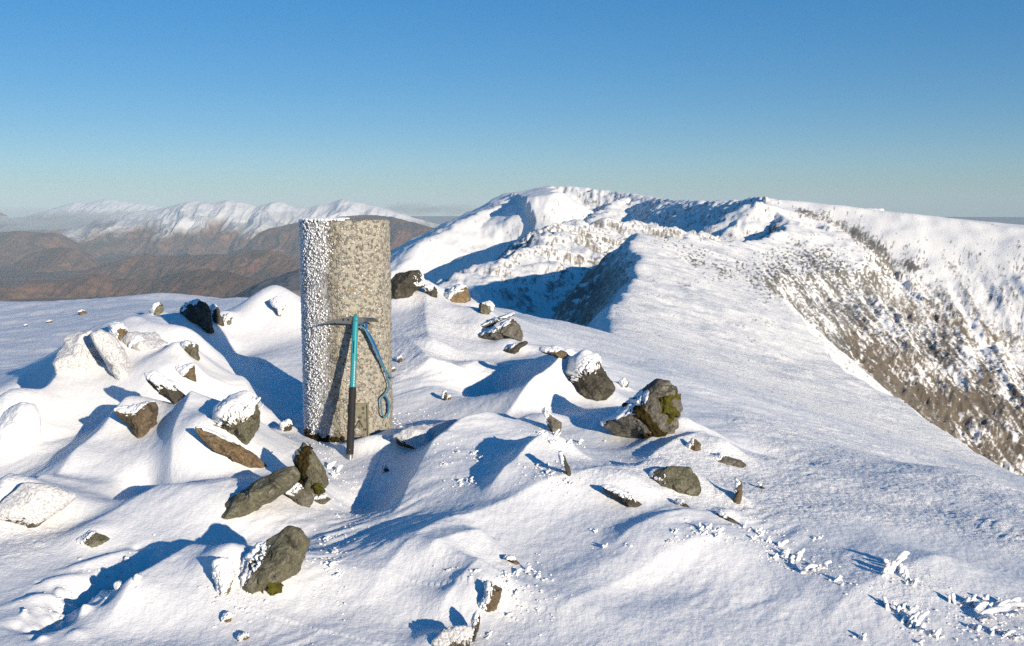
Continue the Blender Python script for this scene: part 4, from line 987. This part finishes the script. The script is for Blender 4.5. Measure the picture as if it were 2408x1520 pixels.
def tuft(fs, label, seed, fill=3, spread=20):
    rg = np.random.default_rng(seed); c0 = march(*fs[0][0], ground)
    root = empty('rime_tuft', label, 'rime tuft', tuple(c0), 'rime tufts on the snow')
    for (u0, v0), (u1, v1), wpx in fs:
        b = march(u0, v0, ground); sc_ = np.linalg.norm(b - CAM) / F; ac = Acc()
        tip = b + np.array([(u1 - u0) * sc_, rg.normal(0, .008), (v0 - v1) * sc_ * 1.02])
        fing(ac, b - np.array([0, 0, .012]), tip, wpx * sc_ * .38, int(rg.integers(1e6)))
        for _ in range(4):
            dv_ = tip - b; k = rg.uniform(.3, .65)
            fing(ac, b + np.array([rg.normal(0, .5), rg.normal(0, .5), 0]) * wpx * sc_ - np.array([0, 0, .01]), b + dv_ * k + np.array([rg.normal(0, .3), rg.normal(0, .3), rg.uniform(0, .2)]) * np.linalg.norm(dv_), wpx * sc_ * rg.uniform(.2, .34), int(rg.integers(1e6)))
        ac.build('ice_feather', M_RIME, root, True, c0)
        for _ in range(fill):
            uu, vv = u0 + rg.normal(0, spread), v0 + rg.normal(0, spread * .4)
            q = march(uu, vv, near_h, n=160); q[2] = ground([q[0]], [q[1]])[0]; k = rg.uniform(.0015, .0042)
            V = ICO1[0] * k * np.array([1.4, 1.2, .7]) * (1 + .25 * rg.standard_normal((len(ICO1[0]), 1)))
            CRUMBS.put(q + V + [0, 0, k * .3], None, ICO1[1])
    return root
def f6(L): return [(g6(a), g6(b), w_) for a, b, w_ in L]
def g6(p): return (p[0] / 2.7716 + 1539.2, p[1] / 2.7716 + 983.4)
def f3(L): return [((a[0] / 2.370 + 855.1, a[1] / 2.370 + 598.6), (b[0] / 2.370 + 855.1, b[1] / 2.370 + 598.6), w_) for a, b, w_ in L]
def f5(L): return [((a[0] / 2.816 + 769.6, a[1] / 2.816 + 983.4), (b[0] / 2.816 + 769.6, b[1] / 2.816 + 983.4), w_) for a, b, w_ in L]
tuft(f6([((1535,1005),(1560,940),17),((1552,960),(1645,882),16),((1600,1000),(1598,945),15),((1630,1045),(1640,995),15),((1485,1018),(1520,955),9)]), 'tallest group of white ice feathers standing alone in the lower right', 1)
tuft(f6([((1680,1080),(1715,1050),10),((1640,1085),(1660,1070),8)]), 'pair of low ice knobs just below the tallest ice feathers', 2)
tuft(f6([((1525,1235),(1498,1182),12),((1580,1252),(1562,1212),14),((1620,1240),(1625,1212),10),((1660,1246),(1702,1222),14)]), 'row of four stubby ice fingers below the tallest ice feathers', 3)
tuft(f6([((1650,1335),(1705,1268),16),((1690,1345),(1778,1262),15),((1722,1388),(1745,1332),15),((1650,1370),(1670,1350),8)]), 'crossed pair of thick ice fingers near the bottom right', 4)
tuft(f6([((1340,1432),(1372,1398),12)]), 'single ice stub alone left of the crossed ice fingers', 5, 3, 8)
tuft(f6([((1825,1432),(1868,1385),14),((1720,1470),(1740,1450),9)]), 'leaning ice finger at the bottom edge below the crossed pair', 6)
tuft(f6([((1945,1195),(1938,1145),13),((2025,1212),(2040,1170),12),((2040,1200),(2085,1150),13),((2160,1190),(2155,1150),13),((2238,1228),(2232,1195),10)]), 'line of upright ice knobs near the right edge', 7)
tuft(f6([((2095,1300),(2260,1238),16),((2245,1240),(2372,1190),17),((2085,1240),(2165,1210),14),((2300,1290),(2360,1260),13)]), 'long ice feathers lying over at the right edge', 8, 10)
tuft(f6([((2090,1380),(2110,1345),14),((2180,1390),(2230,1370),13),((2270,1420),(2330,1390),13),((2330,1440),(2370,1410),12)]), 'ragged heap of ice lumps in the bottom right corner', 9, 14, 30)
tuft(f6([((960,1005),(1050,958),12),((1075,978),(1138,928),13),((930,915),(970,850),13),((1010,990),(1040,965),9)]), 'spiky ice feathers at the lower end of the ice trail', 10)
tuft(f6([((780,910),(800,880),10),((840,900),(870,850),12),((880,940),(910,900),11),((800,830),(862,790),12),((735,810),(755,785),10)]), 'cluster of ice feathers in the middle of the ice trail', 11, 10)
tuft(f6([((640,790),(660,760),10),((690,760),(715,730),9),((655,740),(700,715),8),((570,710),(600,690),7)]), 'ice lumps at the upper end of the ice trail', 12, 10)
tuft(f6([((290,730),(300,690),9),((345,715),(372,690),9),((395,735),(448,722),8),((300,760),(350,745),8),((390,780),(440,755),8)]), 'flat patch of ice feathers left of the ice trail', 13, 8)
tuft(f6([((1195,1060),(1215,1030),9),((1215,1090),(1225,1070),7)]), 'small ice nubs right of the spiky ice feathers', 14)
tuft(f6([((1060,780),(1090,760),8),((1030,785),(1045,770),7)]), 'small ice crumbs above the ice trail', 15)
tuft(f6([((120,745),(145,728),8),((95,805),(115,795),6)]), 'tiny ice stub on the smooth drift left of the flat ice patch', 16, 3)
tuft(f5([((1390,100),(1440,85),7),((1430,110),(1460,90),7),((1500,115),(1540,80),8),((1480,165),(1550,150),8),((1590,165),(1620,145),8),((1660,165),(1690,140),8)]), 'ice feathers strewn above the thin dark slab edge', 17, 9)
tuft(f5([((855,420),(900,400),6),((880,440),(900,430),6),((930,415),(968,395),8),((945,430),(960,410),7)]), 'broken ice flakes on the front drift left of the slab edge', 18, 7)
tuft(f5([((1385,310),(1420,298),7),((1450,310),(1470,300),6),((1450,370),(1480,355),6),((1570,420),(1600,400),8),((1600,440),(1650,415),8)]), 'ice feathers along the foot of the thin dark slab edge', 19, 9)
tuft(f5([((960,240),(1000,215),6),((1000,270),(1030,250),6),((850,225),(880,215),5),((770,310),(800,300),6)]), 'faint ice flakes on the sunny rim of the front drift', 20, 8)
tuft(f5([((1180,1050),(1210,1030),9),((1240,1030),(1290,1005),9),((1300,1010),(1350,985),9),((1385,1060),(1410,1045),8),((1240,1160),(1270,1140),8),((1190,1090),(1210,1075),8)]), 'ice lumps around the top of the ragged brown rock', 21, 9)
tuft(f5([((1190,1300),(1215,1285),9),((1050,1440),(1085,1425),9)]), 'two separate ice stubs right of the narrow dark rock edge', 22, 3, 12)
tuft(f5([((970,1020),(1020,1005),8),((795,1000),(815,990),6)]), 'ice stubs with long shadows left of the ragged brown rock', 23, 4)
tuft(f5([((1770,755),(1790,740),7),((1835,850),(1850,820),8),((2000,850),(2015,840),6),((2290,750),(2315,735),8),((2250,815),(2285,805),7)]), 'scattered ice nubs on the smooth drift in the middle right', 24, 3, 10)
tuft([((772,1100),(790,1086),9),((790,1108),(806,1094),9),((780,1120),(800,1112),8)], 'white snow crumbs at the foot of the ice axe', 25, 10, 12)
tuft([((545,1345),(560,1350),10),((548,1365),(562,1372),9),((760,1270),(775,1262),8),((780,1300),(795,1290),8),((770,1330),(790,1322),8),((785,1355),(800,1348),7)], 'ice lumps right of the big tilted boulder', 26, 9, 14)
def chunk(u, v, wpx, label, seed):
    b = march(u, v, ground); k = wpx * np.linalg.norm(b - CAM) / F * .5
    V = ICO2[0] * (1 + .22 * fbm3(ICO2[0], 1.3, 3, seed)[:, None]) * k + [0, 0, k * .55]
    o = mesh_np('snow_chunk', V, None, ICO2[1], True, M_SNOW, None, {'crust': np.ones(len(V)), 'rock': np.zeros(len(V))}); o.location = b
    return tag(o, label, 'snow lump', 'loose snow lumps by the boot trench')
g4 = lambda x, y: (x / 2.835, y / 2.835 + 983.4)
chunk(*g4(790, 1140), 22, 'larger loose snow lump beside the boot trench in the lower left', 1)
chunk(*g4(918, 1082), 18, 'smaller loose snow lump at the right end of the boot trench', 2)
chunk(*g4(845, 950), 12, 'tiny snow lump on the upper side of the boot trench', 3)
chunk(*g4(408, 1342), 9, 'crumb of snow lying below the boot trench', 4)
# crumbs and crystals strewn over the crust
ac = CRUMBS
def strew(n, cu, cv, ru, rv, ro, smin, smax):
    c, s = math.cos(rad(ro)), math.sin(rad(ro))
    g = RNG.normal(0, .5, (n, 2)) * [ru, rv]; uv = np.c_[cu + g[:, 0] * c - g[:, 1] * s, cv + g[:, 0] * s + g[:, 1] * c]
    for u, v in uv:
        if v < 760 or v > 1600: continue
        q = march(u, v, near_h, n=160); q[2] = ground([q[0]], [q[1]])[0]; k = RNG.uniform(smin, smax) * .62
        ac.put(q + ICO1[0] * np.array([1.3, 1.1, .7]) * k * (1 + .3 * RNG.standard_normal((len(ICO1[0]), 1))) + [0, 0, k * .05], None, ICO1[1])
strew(96, 820, 1180, 60, 90, 0, .003, .007); strew(120, 985, 1010, 80, 50, 10, .003, .008); strew(36, 930, 1000, 40, 30, 0, .004, .012)
strew(54, 760, 1050, 60, 40, 0, .003, .007); strew(96, 200, 1380, 160, 60, -25, .002, .008); strew(96, 1850, 1290, 260, 50, 30, .002, .006)
strew(72, 2300, 1440, 160, 60, 0, .003, .008); strew(66, 1560, 1090, 130, 20, 3, .002, .006); strew(72, 780, 1350, 70, 120, 0, .002, .006); strew(60, 1240, 1400, 90, 90, 0, .002, .006)
strew(48, 1300, 1130, 120, 40, 10, .002, .006); strew(54, 560, 1400, 60, 60, 0, .002, .007)
o = ac.build('snow_crumbs', M_SNOW); o['kind'] = 'stuff'
# ------------------------------------------------------------------ mist on the far hills
def mist(c, s, dens, seed):
    a = Acc(); rg = np.random.default_rng(seed); iv2, it2 = ICO2
    n = int(9)
    V = iv2 * np.array(s); V = V * (1 + .45 * fbm3(iv2 * [1, 1, 1], 2.2, 4, seed)[:, None])
    mm = bpy.data.materials.new('mist'); mm.use_nodes = True; t = mm.node_tree; t.nodes.remove(t.nodes['Principled BSDF'])
    p = t.nodes.new('ShaderNodeVolumePrincipled'); p.inputs['Density'].default_value = dens; p.inputs['Color'].default_value = (.95, .97, 1, 1); p.inputs['Anisotropy'].default_value = 0
    t.links.new(p.outputs[0], t.nodes['Material Output'].inputs['Volume'])
    o = mesh_np('mist', V, None, it2, True, mm); o.location = c; o['kind'] = 'stuff'
for (u, v, y, sx, sz, dn) in [(90,522,19e3,1100,130,9e-4),(250,520,19.5e3,1100,110,8e-4),(30,540,14.5e3,300,40,9e-4),(180,548,14.8e3,200,40,9e-4),(60,498,22e3,1500,60,3e-4),(300,505,15.2e3,500,60,7e-4),(350,530,14.9e3,260,40,6e-4),(640,508,14.8e3,500,55,6e-4),(700,528,14.4e3,260,45,5e-4),
                          (980,492,17.5e3,420,75,1.2e-3),(1060,492,17.5e3,450,65,1.2e-3),(930,488,17.5e3,260,50,8e-4),(480,500,15.0e3,380,40,3e-4)]:
    mist(tuple(at(u, v, y)), (sx * 1.15, sx * .5, sz * 1.6), dn * 1.8, int(u))
#ENDOBJ
# ------------------------------------------------------------------ light, sky, air
w = bpy.data.worlds.new('World'); sc.world = w; w.use_nodes = True
wn = w.node_tree; sk = wn.nodes.new('ShaderNodeTexSky'); sk.sky_type = 'NISHITA'; sk.sun_disc = False
sk.sun_elevation = SUN_EL; sk.sun_rotation = math.pi - SUN_AZ; sk.altitude = 1000; sk.air_density = 1.0; sk.dust_density = .05; sk.ozone_density = 4.0
hs = wn.nodes.new('ShaderNodeHueSaturation'); hs.inputs['Saturation'].default_value = 1.55
bg = wn.nodes['Background']; gm = wn.nodes.new('ShaderNodeGamma'); gm.inputs['Gamma'].default_value = .62
wn.links.new(sk.outputs[0], gm.inputs['Color']); wn.links.new(gm.outputs[0], hs.inputs['Color'])
tn = wn.nodes.new('ShaderNodeMix'); tn.data_type = 'RGBA'; tn.blend_type = 'MULTIPLY'; tn.inputs[0].default_value = 1; tn.inputs[7].default_value = (.83, .955, 1.12, 1)
wn.links.new(hs.outputs[0], tn.inputs[6]); wn.links.new(tn.outputs[2], bg.inputs['Color']); bg.inputs['Strength'].default_value = .142
sl = bpy.data.lights.new('sun', 'SUN'); sl.energy = 5.0; sl.angle = rad(.53); sl.color = (1, .87, .68)
so = bpy.data.objects.new('sun', sl); COL.objects.link(so)
sd = Vector((math.sin(SUN_AZ) * math.cos(SUN_EL), -math.cos(SUN_AZ) * math.cos(SUN_EL), math.sin(SUN_EL)))
so.rotation_euler = sd.to_track_quat('Z', 'Y').to_euler()
HAZE = True
if HAZE:
    X0, X1_, Y0, Y1_, Z0, Z1_ = -32e3, 32e3, -6e3, 30e3, -760., 260.
    bv = np.array([[x, y, z] for z in (Z0, Z1_) for x, y in ((X0, Y0), (X1_, Y0), (X1_, Y1_), (X0, Y1_))])
    hm = bpy.data.materials.new('air'); hm.use_nodes = True; hn = hm.node_tree; hn.nodes.remove(hn.nodes['Principled BSDF'])
    pv = hn.nodes.new('ShaderNodeVolumePrincipled'); pv.inputs['Density'].default_value = 2.9e-5; pv.inputs['Color'].default_value = (.62, .82, 1, 1); pv.inputs['Anisotropy'].default_value = -.15
    hn.links.new(pv.outputs[0], hn.nodes['Material Output'].inputs['Volume'])
    hz = mesh_np('haze', bv, [(0, 3, 2, 1), (4, 5, 6, 7), (0, 1, 5, 4), (1, 2, 6, 5), (2, 3, 7, 6), (3, 0, 4, 7)], None, False, hm)
    hz['kind'] = 'stuff'
# ------------------------------------------------------------------ camera
cd = bpy.data.cameras.new('camera'); co = bpy.data.objects.new('camera', cd); COL.objects.link(co)
cd.sensor_width = 36; cd.lens = 36 * F / 2408.0; cd.clip_start = .05; cd.clip_end = 200e3
co.location = CAM; co.rotation_euler = (math.pi / 2 - PITCH, 0, 0); sc.camera = co
vs = sc.view_settings; vs.view_transform = 'Standard'; vs.look = 'None'; vs.gamma = 1; vs.exposure = .36
sc.cycles.use_denoising = False
sc.cycles.max_bounces = 6; sc.cycles.diffuse_bounces = 1; sc.cycles.volume_bounces = 0
